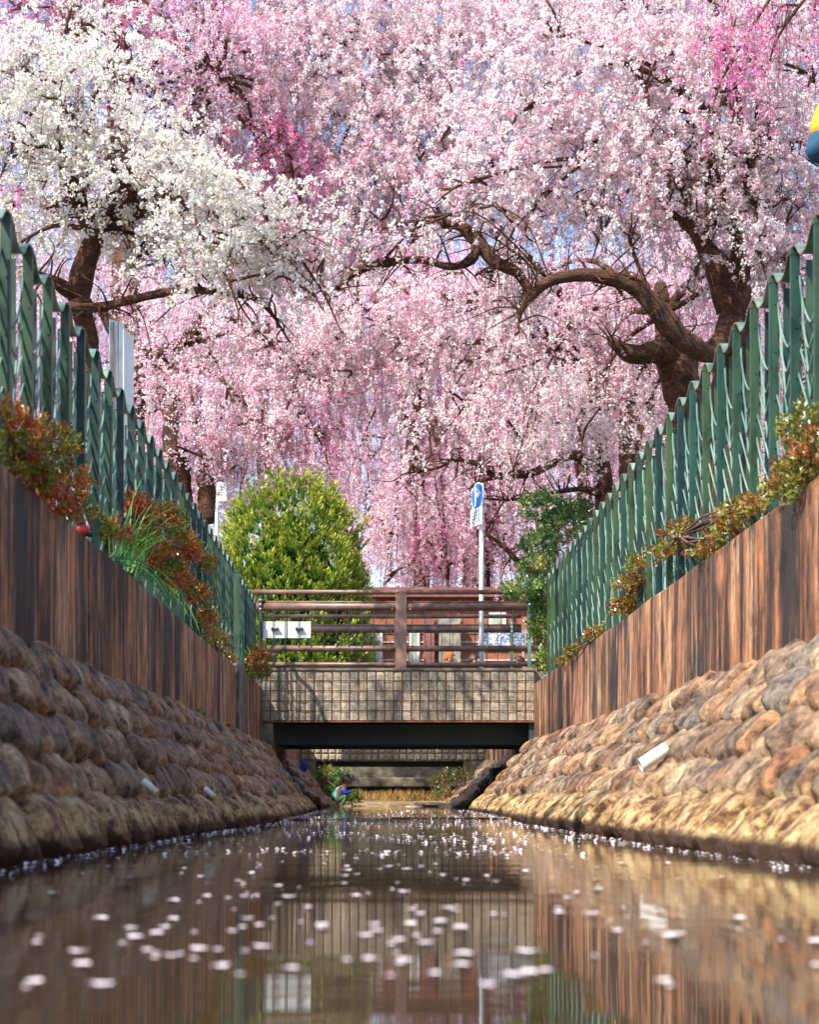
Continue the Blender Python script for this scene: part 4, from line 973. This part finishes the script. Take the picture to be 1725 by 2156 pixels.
# grass tuft on the left wall
gt = empty('grass_tuft', P(265, 1165, 9.4), 'tuft of long bright green grass blades hanging over the left wall', 'grass')
gb = Vector((-1.60, 9.4, ZL))
for k in range(56):
    hang = k >= 38
    L = rng.uniform(.2, .6) if not hang else rng.uniform(.35, .75)
    az = rng.uniform(-1.2, 1.9) if not hang else rng.uniform(-.5, .5)
    p = gb + Vector((rng.uniform(-.03, .04), rng.uniform(-.5, .5), rng.uniform(0, .04)))
    dv = Vector((math.cos(az)*.5, rng.uniform(-.4, .4), rng.uniform(.7, 1.5))) if not hang else Vector((rng.uniform(.25, .6), rng.uniform(-.3, .3), .12))
    dv.normalize(); pts = [p]
    for i in range(7):
        dv = (dv + Vector((0, 0, -0.20 if not hang else -0.30))).normalized(); pts.append(pts[-1] + dv*L/7)
    mb = MB(); wv = Vector((rng.uniform(-.3, 1), -.6, rng.uniform(-.2, .2))).normalized()
    for i, q in enumerate(pts):
        ww = 0.0065*(1-(i/7)**2.2)+0.001; mb.v += [tuple(q-wv*ww), tuple(q+Vector((0, 0, -.002))), tuple(q+wv*ww)]
    for i in range(7): mb.f += [(i*3, i*3+1, i*3+4, i*3+3), (i*3+1, i*3+2, i*3+5, i*3+4)]
    b_ = mb.build('blade', M['leaf'], gt, True)
    at = b_.data.color_attributes.new('col', 'FLOAT_COLOR', 'POINT')
    cc = np.array([rng.uniform(.12, .28), rng.uniform(.42, .58), rng.uniform(.08, .16), 1], dtype=np.float32)
    at.data.foreach_set('color', np.tile(cc, len(mb.v)))

# ------------------------------------------------------------------ small things on the left wall
st = empty('peeling_stick', P(190, 1115, dl(190)), 'crooked brown stick with peeling white patches leaning on left fence', 'stick')
pts = [P(150, 1020, 8.35), P(163, 1045, 8.32), P(172, 1068, 8.3), P(180, 1090, 8.28), P(190, 1118, 8.26)]
MB().tube(pts, [.010, .012, .012, .014, .016], 8, True, .5).build('shaft', M['twig'], st, True)
for k, (x, y) in enumerate(((152, 1026), (158, 1036), (166, 1054), (171, 1066), (181, 1092), (186, 1106))):
    p = P(x, y, 8.29-0.008*k); MB().tube([p+Vector((-.008, -.014, .02)), p+Vector((0, -.018, 0)), p+Vector((.009, -.014, -.022))], [.004, .007, .003], 6).build('peeled_patch', M['white_plate'], st, True)
rc = empty('red_cap', P(165, 1123, 8.1), 'red plastic cap lying on the left wall edge under the stick', 'plastic cap')
p = P(168, 1123, 8.12)
MB().tube([p+Vector((-.035, 0, 0)), p+Vector((-.02, 0, .012)), p+Vector((.03, 0, .016)), p+Vector((.045, 0, .004))], [.012, .032, .034, .02], 10).build('shell', M['red'], rc, True)
MB().tube([p+Vector((.043, -.0, .004)), p+Vector((.07, 0, -.006))], [.022, .018], 10).build('collar', M['black'], rc, True)

# drain pipes
def pipe(x, y, d, r, L, dirv, label):
    p = Vector(P(x, y, d)); dv = Vector(dirv).normalized()
    o = empty('drain_pipe', p, label, 'pipe', 'drain pipes in the stone banks')
    n = 20; u = dv.cross(Vector((0, 1, 0))).normalized(); v = dv.cross(u)
    mb = MB(); 
    for (rr, t0, t1) in ((r, -L*.3, L),):
        for rad in (r, r*.9):
            for k in range(n):
                a = 2*math.pi*k/n; e = t1 + 0.35*r*math.sin(a+0.6)
                for t in (t0, e): mb.v.append(tuple(p + dv*t + u*(rad*math.cos(a)) + v*(rad*math.sin(a))))
    for k in range(n):
        j = (k+1) % n
        mb.f += [(2*k, 2*j, 2*j+1, 2*k+1), (2*n+2*k+1, 2*n+2*j+1, 2*n+2*j, 2*n+2*k), (2*k+1, 2*j+1, 2*n+2*j+1, 2*n+2*k+1)]
    mb.build('pipe_wall', M['pvc'], o, True)
    return o
pipe(1390, 1585, 8.15, .038, .14, (-.9, -.35, -.55), 'wide white drain pipe sticking out of the right stone bank')
pipe(308, 1650, 7.45, .019, .07, (.75, -.25, -.62), 'white drain pipe low in the left stone bank, nearer one')
pipe(436, 1664, 9.15, .018, .06, (.75, -.25, -.62), 'white drain pipe low in the left stone bank, farther one')

# white boards behind the left fence, small back-side sign
wbd = empty('white_board', P(245, 900, 12.2), 'taller scuffed white board standing behind the left fence', 'board')
a, b = P(228, 684, 12.2), P(263, 690, 12.4)
MB().obox(((a.x+b.x)/2, 12.3, 2.85), ((b.x-a.x)/2, .06, 0), (-.004, .012, 0), (0, 0, 1.22)).build('panel', M['white_plate'], wbd)
for t in (0.36, 0.72):
    x = a.x + (b.x-a.x)*t; MB().box((x-.002, 12.22, 1.7), (x+.002, 12.26, 4.05)).build('seam', M['concrete'], wbd)
wb2 = empty('white_board', P(275, 900, 12.0), 'smaller bluish white board overlapping the taller one behind left fence', 'board')
a, b = P(262, 712, 12.0), P(287, 714, 12.3)
MB().obox(((a.x+b.x)/2, 12.05, 2.68), ((b.x-a.x)/2, .10, 0), (-.006, .012, 0), (0, 0, 1.22)).build('panel', M['white'], wb2)
ss = empty('small_sign', P(458, 1150, 25.2), 'small white sign plate on a tapering white post left of the conifer', 'sign')
p0, p1 = P(456, 1180, 25.2), P(459, 1022, 25.2)
MB().tube([(p0.x-.03, p0.y, 1.75), p0, P(457, 1080, 25.2), p1], [.06, .05, .03, .022], 10).build('post', M['white'], ss, True)
c = P(467, 1035, 25.0)
MB().box((c.x-.09, c.y, c.z-.16), (c.x+.09, c.y+.012, c.z+.16)).build('plate', M['white_plate'], ss, bevel=.01)
for k, (dx, dz, wd) in enumerate(((.02, .07, .05), (-.02, .03, .09), (-.02, -.01, .09), (-.02, -.05, .09))):
    MB().box((c.x+dx-wd/2, c.y-.004, c.z+dz-.008), (c.x+dx+wd/2, c.y-.001, c.z+dz+.008)).build('mark', M['concrete'], ss)

# ------------------------------------------------------------------ road sign on the bridge
sx, sy = (1014-VX)/FPX*22.2, 22.2
rs = empty('road_sign', (sx, sy, 1.86), 'blue round arrow sign with white plate on a tall white pole on bridge', 'road sign')
MB().tube([(sx, sy, 1.86), (sx, sy, 3.5), (sx, sy, P(0, 1018, sy).z)], [.036, .034, .034], 16).build('pole', M['white'], rs, True)
yaw = R(68)
ex = Vector((math.cos(yaw), math.sin(yaw)*-1, 0)) if False else Vector((math.cos(yaw), -math.sin(yaw), 0)); nz = Vector((0, 0, 1))
nn = Vector((-ex.y, ex.x, 0))
if nn.y > 0: nn = -nn
cs = Vector((P(1006, 1046, sy).x, sy-0.02, P(1006, 1046, sy).z))
def disc(r, off, th, m, name):
    mb = MB(); n = 36
    for t in (off, off+th):
        for k in range(n):
            a_ = 2*math.pi*k/n; mb.v.append(tuple(cs + ex*(r*math.cos(a_)) + nz*(r*math.sin(a_)) + nn*t))
    mb.f = [tuple(range(n-1, -1, -1)), tuple(range(n, 2*n))] + [(k, (k+1) % n, n+(k+1) % n, n+k) for k in range(n)]
    return mb.build(name, m, rs)
disc(.205, 0, .006, M['white'], 'sign_rim'); disc(.188, .0065, .003, M['blue'], 'sign_face')
def poly2(pts, off, m, name, par):
    mb = MB(); n = len(pts)
    for t in (off, off+.002):
        mb.v += [tuple(cs + ex*px + nz*pz + nn*t) for px, pz in pts]
    mb.f = [tuple(range(n)), tuple(range(2*n-1, n-1, -1))] + [(k, (k+1) % n, n+(k+1) % n, n+k) for k in range(n)]
    return mb.build(name, m, par)
poly2([(-.075, -.14), (-.035, -.14), (-.035, -.03), (-.02, 0), (.03, .012), (.03, -.035), (.125, .035), (.03, .105), (.03, .055), (-.03, .045), (-.065, .01), (-.075, -.03)], .010, M['white'], 'arrow', rs)
poly2([(-.075, .02), (-.04, .05), (-.04, .10), (-.01, .10), (-.055, .155), (-.10, .10), (-.075, .10)], .010, M['white'], 'arrow', rs)
cs = Vector((P(1003, 1089, sy).x, sy-0.02, P(1003, 1089, sy).z))
rp = [(.17*sxx + .028*math.cos(a_), .105*szz + .028*math.sin(a_)) for sxx, szz, a0 in ((1, 1, 0), (-1, 1, 90), (-1, -1, 180), (1, -1, 270)) for a_ in [R(a0+t) for t in (0, 30, 60, 90)]]
poly2(rp, 0, M['white'], 'text_plate', rs)
for j in range(4):
    for i in range(4):
        cxx, czz = -.12+.075*i, .075-.047*j
        if i == 1 and j == 3: continue
        wdt = .022 if i != 3 else .014
        poly2([(cxx-wdt, czz-.013), (cxx+wdt, czz-.013), (cxx+wdt*.8, czz-.004), (cxx-wdt*.2, czz+.002), (cxx+wdt*.9, czz+.013), (cxx-wdt, czz+.012)], .003, M['black'], 'glyph', rs)
for zb_ in (cs.z, cs.z+.25):
    MB().box((sx-.045, sy-.05, zb_-.012), (sx+.045, sy+.042, zb_+.012)).build('bracket', M['white_plate'], rs)

# ------------------------------------------------------------------ buildings behind the bridge
M['brick'] = simple('brick', (0.22, 0.075, 0.04), (0.36, 0.14, 0.075), 9, 0.85, 0.3)
M['joint'] = simple('pale_band', (0.50, 0.44, 0.40), (0.62, 0.56, 0.52), 6, 0.8, 0)
M['roof'] = simple('reddish_roof', (0.20, 0.07, 0.06), (0.30, 0.12, 0.10), 8, 0.7, 0.2)
M['glass'] = simple('window_glass', (0.30, 0.36, 0.30), (0.60, 0.62, 0.45), 4, 0.1, 0)
DH = 41.5
bh = empty('brick_house', (P(950, 0, DH).x, DH, 1.78), 'low brick house with pale bands and reddish roof behind the bridge railing', 'house')
def px_box(x0, x1, y0, y1, d, th): 
    a, b = P(x0, y1, d), P(x1, y0, d); return MB().box((a.x, d, max(a.z, 1.75)), (b.x, d+th, b.z))
px_box(700, 1190, 1256, 1500, DH, 3.0).build('wall', M['brick'], bh)
for yb in (1330, 1350, 1368, 1388):
    px_box(700, 1190, yb, yb+3, DH-.03, .028).build('band', M['joint'], bh)
px_box(690, 1200, 1236, 1256, DH-.3, 3.6).build('roof', M['roof'], bh)
for (x0, x1, y0, y1) in ((1030, 1066, 1288, 1332), (776, 806, 1318, 1430), (862, 885, 1318, 1430)):
    fo = px_box(x0, x1, y0, y1, DH-.06, .055).build('window_frame', M['white'], bh)
    g_ = px_box(x0+5, x1-8, y0+5, y1-5, DH-.075, .012).build('pane', M['glass'], fo)
px_box(925, 970, 1300, 1470, DH-.5, .45).build('pillar', M['concrete'], bh)
px_box(893, 915, 1300, 1470, DH-.4, .38).build('door', M['roof'], bh)
nb = empty('notice_board', (P(1060, 0, 27.5).x, 27.5, 1.75), 'blue and white notice board behind the right half of the railing', 'notice board')
M['speckle'] = simple('speckled_poster', (0.08, 0.13, 0.28), (0.75, 0.78, 0.85), 38, 0.5, 0, stops=(.42, .58))
px_box(1008, 1108, 1326, 1370, 27.5, .03).build('frame', M['white'], nb)
px_box(1012, 1104, 1330, 1366, 27.485, .012).build('poster', M['speckle'], nb)
for xx in (1016, 1100): px_box(xx, xx+4, 1370, 1500, 27.51, .03).build('leg', M['white_plate'], nb)

# ------------------------------------------------------------------ people
def skin_mesh(name, verts, edges, m, parent, sub=2):
    me = bpy.data.meshes.new(name); me.from_pydata([v[0] for v in verts], edges, []); me.materials.append(m)
    o = bpy.data.objects.new(name, me); COL.objects.link(o); o.parent = parent
    md = o.modifiers.new('Skin', 'SKIN'); md.use_smooth_shade = True
    sv = me.skin_vertices[0].data if len(me.skin_vertices) else None
    for i, v in enumerate(verts):
        sv[i].radius = (v[1], v[1] if len(v) < 3 else v[2]); sv[i].use_root = (i == 0)
    s = o.modifiers.new('Sub', 'SUBSURF'); s.levels = sub; s.render_levels = sub
    return o
def ellipsoid(name, c, r, m, parent, cut=None, rot=0.0, n=18):
    bm = bmesh.new(); bmesh.ops.create_uvsphere(bm, u_segments=n, v_segments=n//2+2, radius=1)
    if cut is not None: bmesh.ops.delete(bm, geom=[v for v in bm.verts if v.co.dot(Vector(cut[:3])) < cut[3]], context='VERTS')
    bmesh.ops.scale(bm, vec=r, verts=bm.verts); bmesh.ops.rotate(bm, matrix=Matrix.Rotation(rot, 3, 'Y'), verts=bm.verts); bmesh.ops.translate(bm, vec=c, verts=bm.verts)
    me = bpy.data.meshes.new(name); bm.to_mesh(me); bm.free(); me.shade_smooth(); me.materials.append(m)
    o = bpy.data.objects.new(name, me); COL.objects.link(o); o.parent = parent
    return o
def fingers(base, tip, r, spread):
    """five short chains rooted in the palm; returns verts, edges relative to a start index"""
    b, t = Vector(base), Vector(tip); d = (t-b); L = d.length; d.normalize(); sp = Vector(spread).normalized(); out = []
    for k, (o_, l_) in enumerate(((-1.5, .8), (-.5, 1.0), (.5, .95), (1.5, .75))):
        p0 = b + d*L*.55 + sp*o_*r*2.0; p1 = p0 + d*L*.3*l_; p2 = p1 + (d*.8+Vector((0, 0, -.5))).normalized()*L*.28*l_
        out.append([p0, p1, p2])
    out.append([b + d*L*.15 - sp*r*2.2, b + d*L*.4 - sp*r*4.6, b + d*L*.65 - sp*r*5.2])
    return out
def crouched(label, loc, s, top, top2, legs, shoes, hairm, cap=None, flip=1, group=None, name='person', head=1.0):
    """squatting figure facing +x (flip=-1: -x); s scales an adult-size template 0.86 m tall when squatting"""
    o = empty(name, loc, label, 'person', group); o.scale = (s*flip, s, s)
    V = [((-.13, 0, .24), .115), ((-.10, 0, .36), .13), ((0.0, 0, .50), .135), ((.08, 0, .61), .09), ((.13, 0, .665), .05), ((.17, 0, .74), .085, .09), ((.20, 0, .80), .075)]
    E = [(0,1),(1,2),(2,3),(3,4),(4,5),(5,6)]
    for sd in (-1, 1):
        k = len(V)
        V += [((-.10, sd*.09, .22), .085), ((.16, sd*.12, .38), .06), ((.02, sd*.11, .08), .042), ((.14, sd*.12, .03), .035)]
        E += [(0, k), (k, k+1), (k+1, k+2), (k+2, k+3)]
        k = len(V)
        V += [((.06, sd*.16, .56), .055), ((.16, sd*.18, .42), .04), ((.27, sd*.08, .50), .028), ((.31, sd*.05, .53), .024)]
        E += [(3, k), (k, k+1), (k+1, k+2), (k+2, k+3)]
        for ch in fingers((.30, sd*.05, .53), (.37, sd*.04, .55), .006, (0, sd, 0)):
            j = len(V); V += [(tuple(p), .007) for p in ch]; E += [(k+3, j), (j, j+1), (j+1, j+2)]
    V[5] = (V[5][0], .085*head, .09*head); V[6] = ((.20, 0, .80), .075*head)
    skin_mesh('body', V, E, M['skin'], o)
    T = [((-.145, 0, .26), .125), ((-.115, 0, .37), .145), ((-.01, 0, .505), .15), ((.07, 0, .60), .10)]
    skin_mesh('jacket', T, [(0,1),(1,2),(2,3)], M[top], o)
    ellipsoid('back_panel', (-.125, 0, .40), (.115, .12, .19), M[top2], o, rot=.55)
    for sd in (-1, 1):
        skin_mesh('sleeve', [((.045, sd*.15, .565), .075), ((.16, sd*.185, .42), .055), ((.25, sd*.09, .49), .042)], [(0,1),(1,2)], M['cloth_blue' if top == 'cloth_white' else top], o)
        skin_mesh('trouser_leg', [((-.12, sd*.09, .22), .10), ((.16, sd*.12, .385), .078), ((.03, sd*.11, .12), .058)], [(0,1),(1,2)], M[legs], o)
        ellipsoid('shoe', (.10, sd*.12, .035), (.12, .045, .04), M[shoes], o)
        ellipsoid('ear', (.155, sd*.095, .755), (.02, .012, .03), M['skin'], o)
        ellipsoid('eye', (.262, sd*.035, .775), (.008, .010, .008), M['navy'], o)
    ellipsoid('nose', (.275, 0, .745), (.016, .012, .02), M['skin'], o)
    ellipsoid('mouth', (.255, 0, .705), (.01, .022, .006), M['red'], o)
    ellipsoid('hair', (.165, 0, .79), (.118*head, .108*head, .108*head), M[hairm], o, cut=(-.75, 0, .62, -.12), rot=.35)
    if cap:
        ellipsoid('cap', (.215, 0, .815), (.115*head, .115*head, .115*head), M[cap], o, cut=(.6, 0, .8, .05), rot=.2)
        ring = MB(); c_ = Vector((.235, 0, .83)); ax = Vector((.85, 0, .35)).normalized(); u_ = Vector((0, 1, 0)); v_ = ax.cross(u_)
        ring.tube([c_+ax*.055*head+(u_*math.cos(t)+v_*math.sin(t))*.112*head for t in np.linspace(0, 2*math.pi, 25)], .008, 6)
        me = bpy.data.meshes.new('cap_rim'); me.from_pydata(ring.v, [], ring.f); me.materials.append(M['white']); r_ = bpy.data.objects.new('cap_rim', me); COL.objects.link(r_); r_.parent = o
    return o
dc = 25.2
cl = P(718, 1704, dc)
crouched('child crouching at the water beyond the bridge, blue and white jacket, dark cap', (cl.x, dc, cl.z), .62, 'cloth_white', 'cloth_teal', 'trousers_green', 'navy', 'hair', 'cap_slate', head=1.3)
for (x, y, lab, tp, hr, fl, dd) in ((948, 1372, 'person sitting behind the railing, auburn hair and pale lavender top, facing right', 'lavender', 'auburn', 1, 26.4),
                            (1000, 1376, 'person sitting behind the railing in dark clothes, just left of sign pole', 'charcoal', 'hair', 1, 26.6),
                            (1092, 1380, 'person in dark clothes sitting behind the notice board end of railing', 'charcoal', 'hair', -1, 26.2)):
    p = P(x, y, dd); crouched(lab, (p.x-.17*fl, dd, p.z-.90), 1.0, tp, tp, 'denim', 'navy', hr, None, fl)
# person at the right edge, raising a hand by the fence
def standing():
    bx, by, bz = 2.46, 7.35, 2.06
    o = empty('person', (bx, by, bz), 'person in yellow shirt with blue sleeves cropped by the right edge', 'person')
    E_ = Vector(P(1716, 332, 7.2)) - Vector((bx, by, bz)); S_ = Vector(P(1760, 200, 7.3)) - Vector((bx, by, bz))
    V = [((0, 0, .92), .14), ((0, 0, 1.15), .13), ((0, 0, 1.36), .13), ((0, 0, 1.48), .055), ((-.02, 0, 1.58), .09), ((-.02, 0, 1.68), .085)]
    E = [(0,1),(1,2),(2,3),(3,4),(4,5)]
    for sd in (-1, 1):
        k = len(V); V += [((.03*0, sd*.10, .85), .09), ((0, sd*.11, .48), .06), ((0, sd*.11, .09), .042), ((-.12, sd*.12, .04), .035)]; E += [(0,k),(k,k+1),(k+1,k+2),(k+2,k+3)]
    hand = E_ + Vector((.16, -.10, .22))
    k = len(V); V += [(tuple(S_), .06), (tuple(E_), .042), (tuple(hand), .028), (tuple(hand+Vector((.03, -.01, .08))), .026)]; E += [(2,k),(k,k+1),(k+1,k+2),(k+2,k+3)]
    for ch in fingers(hand+Vector((.02, 0, .06)), hand+Vector((.06, -.01, .20)), .008, (0, 1, 0)):
        j = len(V); V += [(tuple(p), .008) for p in ch]; E += [(k+3, j), (j, j+1), (j+1, j+2)]
    k = len(V); h2 = Vector((-.04, .33, .84)); V += [((.02, .22, 1.38), .06), ((.02, .30, 1.08), .042), (tuple(h2), .028)]; E += [(2,k),(k,k+1),(k+1,k+2)]
    for ch in fingers(h2, h2+Vector((-.02, 0, -.17)), .008, (1, 0, 0)):
        j = len(V); V += [(tuple(p), .008) for p in ch]; E += [(k+2, j), (j, j+1), (j+1, j+2)]
    skin_mesh('body', V, E, M['skin'], o)
    skin_mesh('shirt', [((0, 0, .90), .16), ((0, 0, 1.15), .15), ((0, 0, 1.38), .15), (tuple(S_*1.0), .085), (tuple(S_.lerp(E_, .74)), .075), ((.02, .21, 1.38), .085), ((.02, .25, 1.22), .07)], [(0,1),(1,2),(2,3),(3,4),(2,5),(5,6)], M['yellow_shirt'], o)
    skin_mesh('sleeve', [(tuple(S_.lerp(E_, .62)), .058), (tuple(E_), .066), (tuple(E_.lerp(hand, .5)), .05), (tuple(E_.lerp(hand, .9)), .04)], [(0,1),(1,2),(2,3)], M['blue_sleeve'], o)
    skin_mesh('sleeve', [((.02, .26, 1.22), .06), ((.02, .30, 1.08), .058), (tuple(Vector((.02, .30, 1.08)).lerp(h2, .85)), .042)], [(0,1),(1,2)], M['blue_sleeve'], o)
    skin_mesh('trousers', [((0, 0, .92), .15), ((0, -.10, .82), .105), ((0, -.11, .48), .08), ((0, -.11, .08), .065), ((0, .10, .82), .105), ((0, .11, .48), .08), ((0, .11, .08), .065)], [(0,1),(1,2),(2,3),(0,4),(4,5),(5,6)], M['denim'], o)
    for sd in (-1, 1): ellipsoid('shoe', (-.06, sd*.115, .04), (.14, .05, .045), M['navy'], o); ellipsoid('ear', (-.01, sd*.095, 1.61), (.02, .012, .03), M['skin'], o); ellipsoid('eye', (-.105, sd*.034, 1.635), (.008, .01, .008), M['navy'], o)
    ellipsoid('nose', (-.115, 0, 1.60), (.018, .012, .022), M['skin'], o); ellipsoid('mouth', (-.10, 0, 1.555), (.01, .022, .006), M['red'], o)
    ellipsoid('hair', (.0, 0, 1.66), (.115, .11, .12), M['hair'], o, cut=(.8, 0, .6, -.15))
standing()

# blue bag on the far bank
bgp = P(640, 1612, 24.6)
bo_ = empty('blue_bag', bgp, 'crumpled blue bag on the far left bank under the bridge', 'bag')
ellipsoid('bag_body', (0, 0, 0), (.062, .05, .10), M['bag_blue'], bo_); ellipsoid('bag_fold', (.03, -.03, -.03), (.035, .03, .08), M['bag_blue'], bo_, rot=.3); 
MB().tube([bgp+Vector((-.02, 0, .09)), bgp+Vector((0, -.01, .13)), bgp+Vector((.03, 0, .085))], .008, 6).build('handle', M['bag_blue'], bo_, True)

# ------------------------------------------------------------------ gravel bar with grass and rocks beyond the bridge
bar = sheet('gravel_bar', M['gravel'], list(np.linspace(-1.6, 2.0, 30)), list(np.linspace(25.6, 34.3, 26)), lambda x, y: -0.10 + 0.17*min(1, max(0, (y-25.6-0.5*mnoise.noise(Vector((x*1.2, 0, 0))))/1.2)) + 0.012*(y-25.6) + 0.05*mnoise.noise(Vector((x*2, y*1.2, 0))))
def rock(px, py, d, rx, ry, rz, lab):
    p = P(px, py, d); o = bpy.data.objects.new('flat_rock', random.choice(STONES)); COL.objects.link(o)
    o.location = p; o.scale = (rx, ry, rz); o.rotation_euler = (0, random.uniform(-.06, .06), random.uniform(-.4, .4)); tag(o, lab, 'rock', 'rocks at the tip of the gravel bar')
    o.material_slots[0].link = 'OBJECT'; o.material_slots[0].material = M['rock']
rock(905, 1696, 25.6, .34, .3, .055, 'broad flat pale rock at the tip of the gravel bar')
rock(860, 1700, 25.4, .26, .2, .04, 'flat rock overlapping the broad pale one on its left')
rock(945, 1700, 25.4, .18, .2, .05, 'small flat rock at the right end of the gravel bar tip')
rock(770, 1707, 25.1, .30, .25, .035, 'thin low rock slab in front of the crouching child')
def grass_stuff(name, label, x0, x1, y0, y1, n, h, cols, mk='drygrass', cat='grass', zf=0.10):
    b = np.stack([rng.uniform(x0, x1, n), rng.uniform(y0, y1, n), np.full(n, zf)], 1)
    cl_ = np.sin(b[:, 0]*4.1)+np.sin(b[:, 1]*2.3+b[:, 0]*2)
    b = b[cl_ + rng.normal(0, .6, n) > -.4]; n = len(b)
    hh = h*rng.uniform(.4, 1.2, n); ln = unit(np.stack([rng.normal(0, .45, n), rng.normal(0, .4, n), np.ones(n)], 1))
    V = leaf_quads(b+ln*hh[:, None]/2, ln, np.full(n, .007), hh/2)
    pc = np.array(cols); o = np_quads(name, V, M[mk], None, pc[rng.integers(0, len(pc), n)]*rng.uniform(.8, 1.2, (n, 1))); tag(o, label, cat, kind='stuff')
grass_stuff('dry_grass', 'dry tan and rust grass covering the gravel bar', -.6, 1.1, 26.3, 33.5, 5200, .22, [(0.42, 0.25, 0.10), (0.46, 0.32, 0.13), (0.36, 0.13, 0.05), (0.30, 0.30, 0.09)])
grass_stuff('green_grass', 'short green grass further up the gravel bar', -.9, 1.3, 29.8, 34, 2600, .16, [(0.22, 0.30, 0.08), (0.34, 0.36, 0.12)], zf=.16)
shrub('bank_plant', 'bright green leafy plant behind the crouching child', [(718, 1640, 26.4, .13, .2, .16, 60), (700, 1662, 26.2, .10, .2, .08, 40), (745, 1680, 25.9, .10, .15, .09, 50), (688, 1628, 26.8, .14, .2, .10, 60)], GREENS, (.014, .026), 9, .09, None, 'plant')
shrub('bank_plant', 'brown and green bush below the second bridge on the right', [(950, 1640, 27.5, .30, .3, .13, 120), (985, 1635, 27.5, .2, .3, .12, 80), (930, 1670, 27, .14, .3, .12, 70)], [(0.12, 0.12, 0.03), (0.20, 0.12, 0.04), (0.10, 0.16, 0.03), (0.26, 0.12, 0.05)], (.010, .026), 10, .10, None, 'bush')
shrub('small_weed', 'little green weed growing on the left stone bank', [(418, 1513, dl(418)-.3, .05, .06, .02, 16)], [(0.12, 0.26, 0.04)], (.010, .03), 6, .07, None, 'weed')

# ------------------------------------------------------------------ petals on the water
pm = bpy.data.meshes.new('petal')
pv = [(0, 0, .0005)]; n = 10
for k in range(n):
    a = 2*math.pi*k/n; r_ = 1.0*(1-0.18*math.cos(5*a)); pv.append((r_*math.cos(a), r_*.85*math.sin(a), .28*(0.4+0.6*abs(math.cos(a)))))
pm.from_pydata(pv, [], [(0, 1+k, 1+(k+1) % n) for k in range(n)])
M['petal'] = simple('floating_petal', (0.90, 0.72, 0.78), (0.95, 0.90, 0.91), 30, 0.6, 0)
pm.materials.append(M['petal']); pm.shade_smooth()
cnt = 0
GP = 'petals floating near the camera'
for k in range(700):
    dd = 1.7*math.exp(rng.uniform(0, 1.18)); xm = rng.normal(-.1, .42)*dd*.42
    if abs(xm) > .98 or not (-.27*dd < xm < .30*dd): continue
    o = bpy.data.objects.new('cherry_petal', pm); COL.objects.link(o)
    s = .006+.011*rng.uniform()**1.6; o.scale = (s, s, s); o.location = (xm, dd, .0022); o.rotation_euler = (0, 0, rng.uniform(0, 6.28))
    tag(o, 'single pale petal floating on the dark near water', 'petal', GP); cnt += 1
    if cnt >= 175: break
N = 3800
dd = 5.4*np.exp(rng.uniform(0, 1.25, N)); lo = np.array([xw_left(t) for t in dd])+.04; hi = np.array([xw_right(t) for t in dd])-.04
xx = lo+(hi-lo)*rng.beta(1.5, 1.5, N)
cl_ = np.array([mnoise.noise(Vector((a*1.6, b*.7, 0))) for a, b in zip(xx, dd)])
k_ = cl_ + rng.normal(0, .18, N) > -.02
xx, dd = xx[k_], dd[k_]
# petals gathered along both margins and on the riffle
me_, mx_ = [], []
for side, f in ((-1, xw_left), (1, xw_right)):
    yy = rng.uniform(4.0, 19, 650); me_.append(yy); mx_.append(np.array([f(t) for t in yy]) - side*(.075+np.abs(rng.normal(0, .06, 650))))
yy = rng.normal(13.0, .5, 260); me_.append(yy); mx_.append(rng.uniform(-.7, 1.0, 260))
xx = np.concatenate([xx]+mx_); dd = np.concatenate([dd]+me_); n = len(xx)
zz = np.array([wz(a, b) for a, b in zip(xx, dd)])+.004
dirs = unit(np.stack([rng.normal(size=n), rng.normal(size=n), rng.normal(0, .18, n)], 1))
s1 = unit(np.cross(dirs, np.array([0, 0, 1.0]))); hs = rng.uniform(.006, .012, n)[:, None]
ctr = np.stack([xx, dd, zz], 1); up = np.array([0, 0, 1.0])
V = np.stack([ctr-dirs*hs, ctr+s1*hs*.8+up*hs*.25, ctr+dirs*hs+up*hs*.15, ctr-s1*hs*.8+up*hs*.25], 1)
po = np_quads('floating_petals', V, M['petal']); tag(po, 'scatter of pale petals drifting down the stream and along its margins', 'petals', kind='stuff')
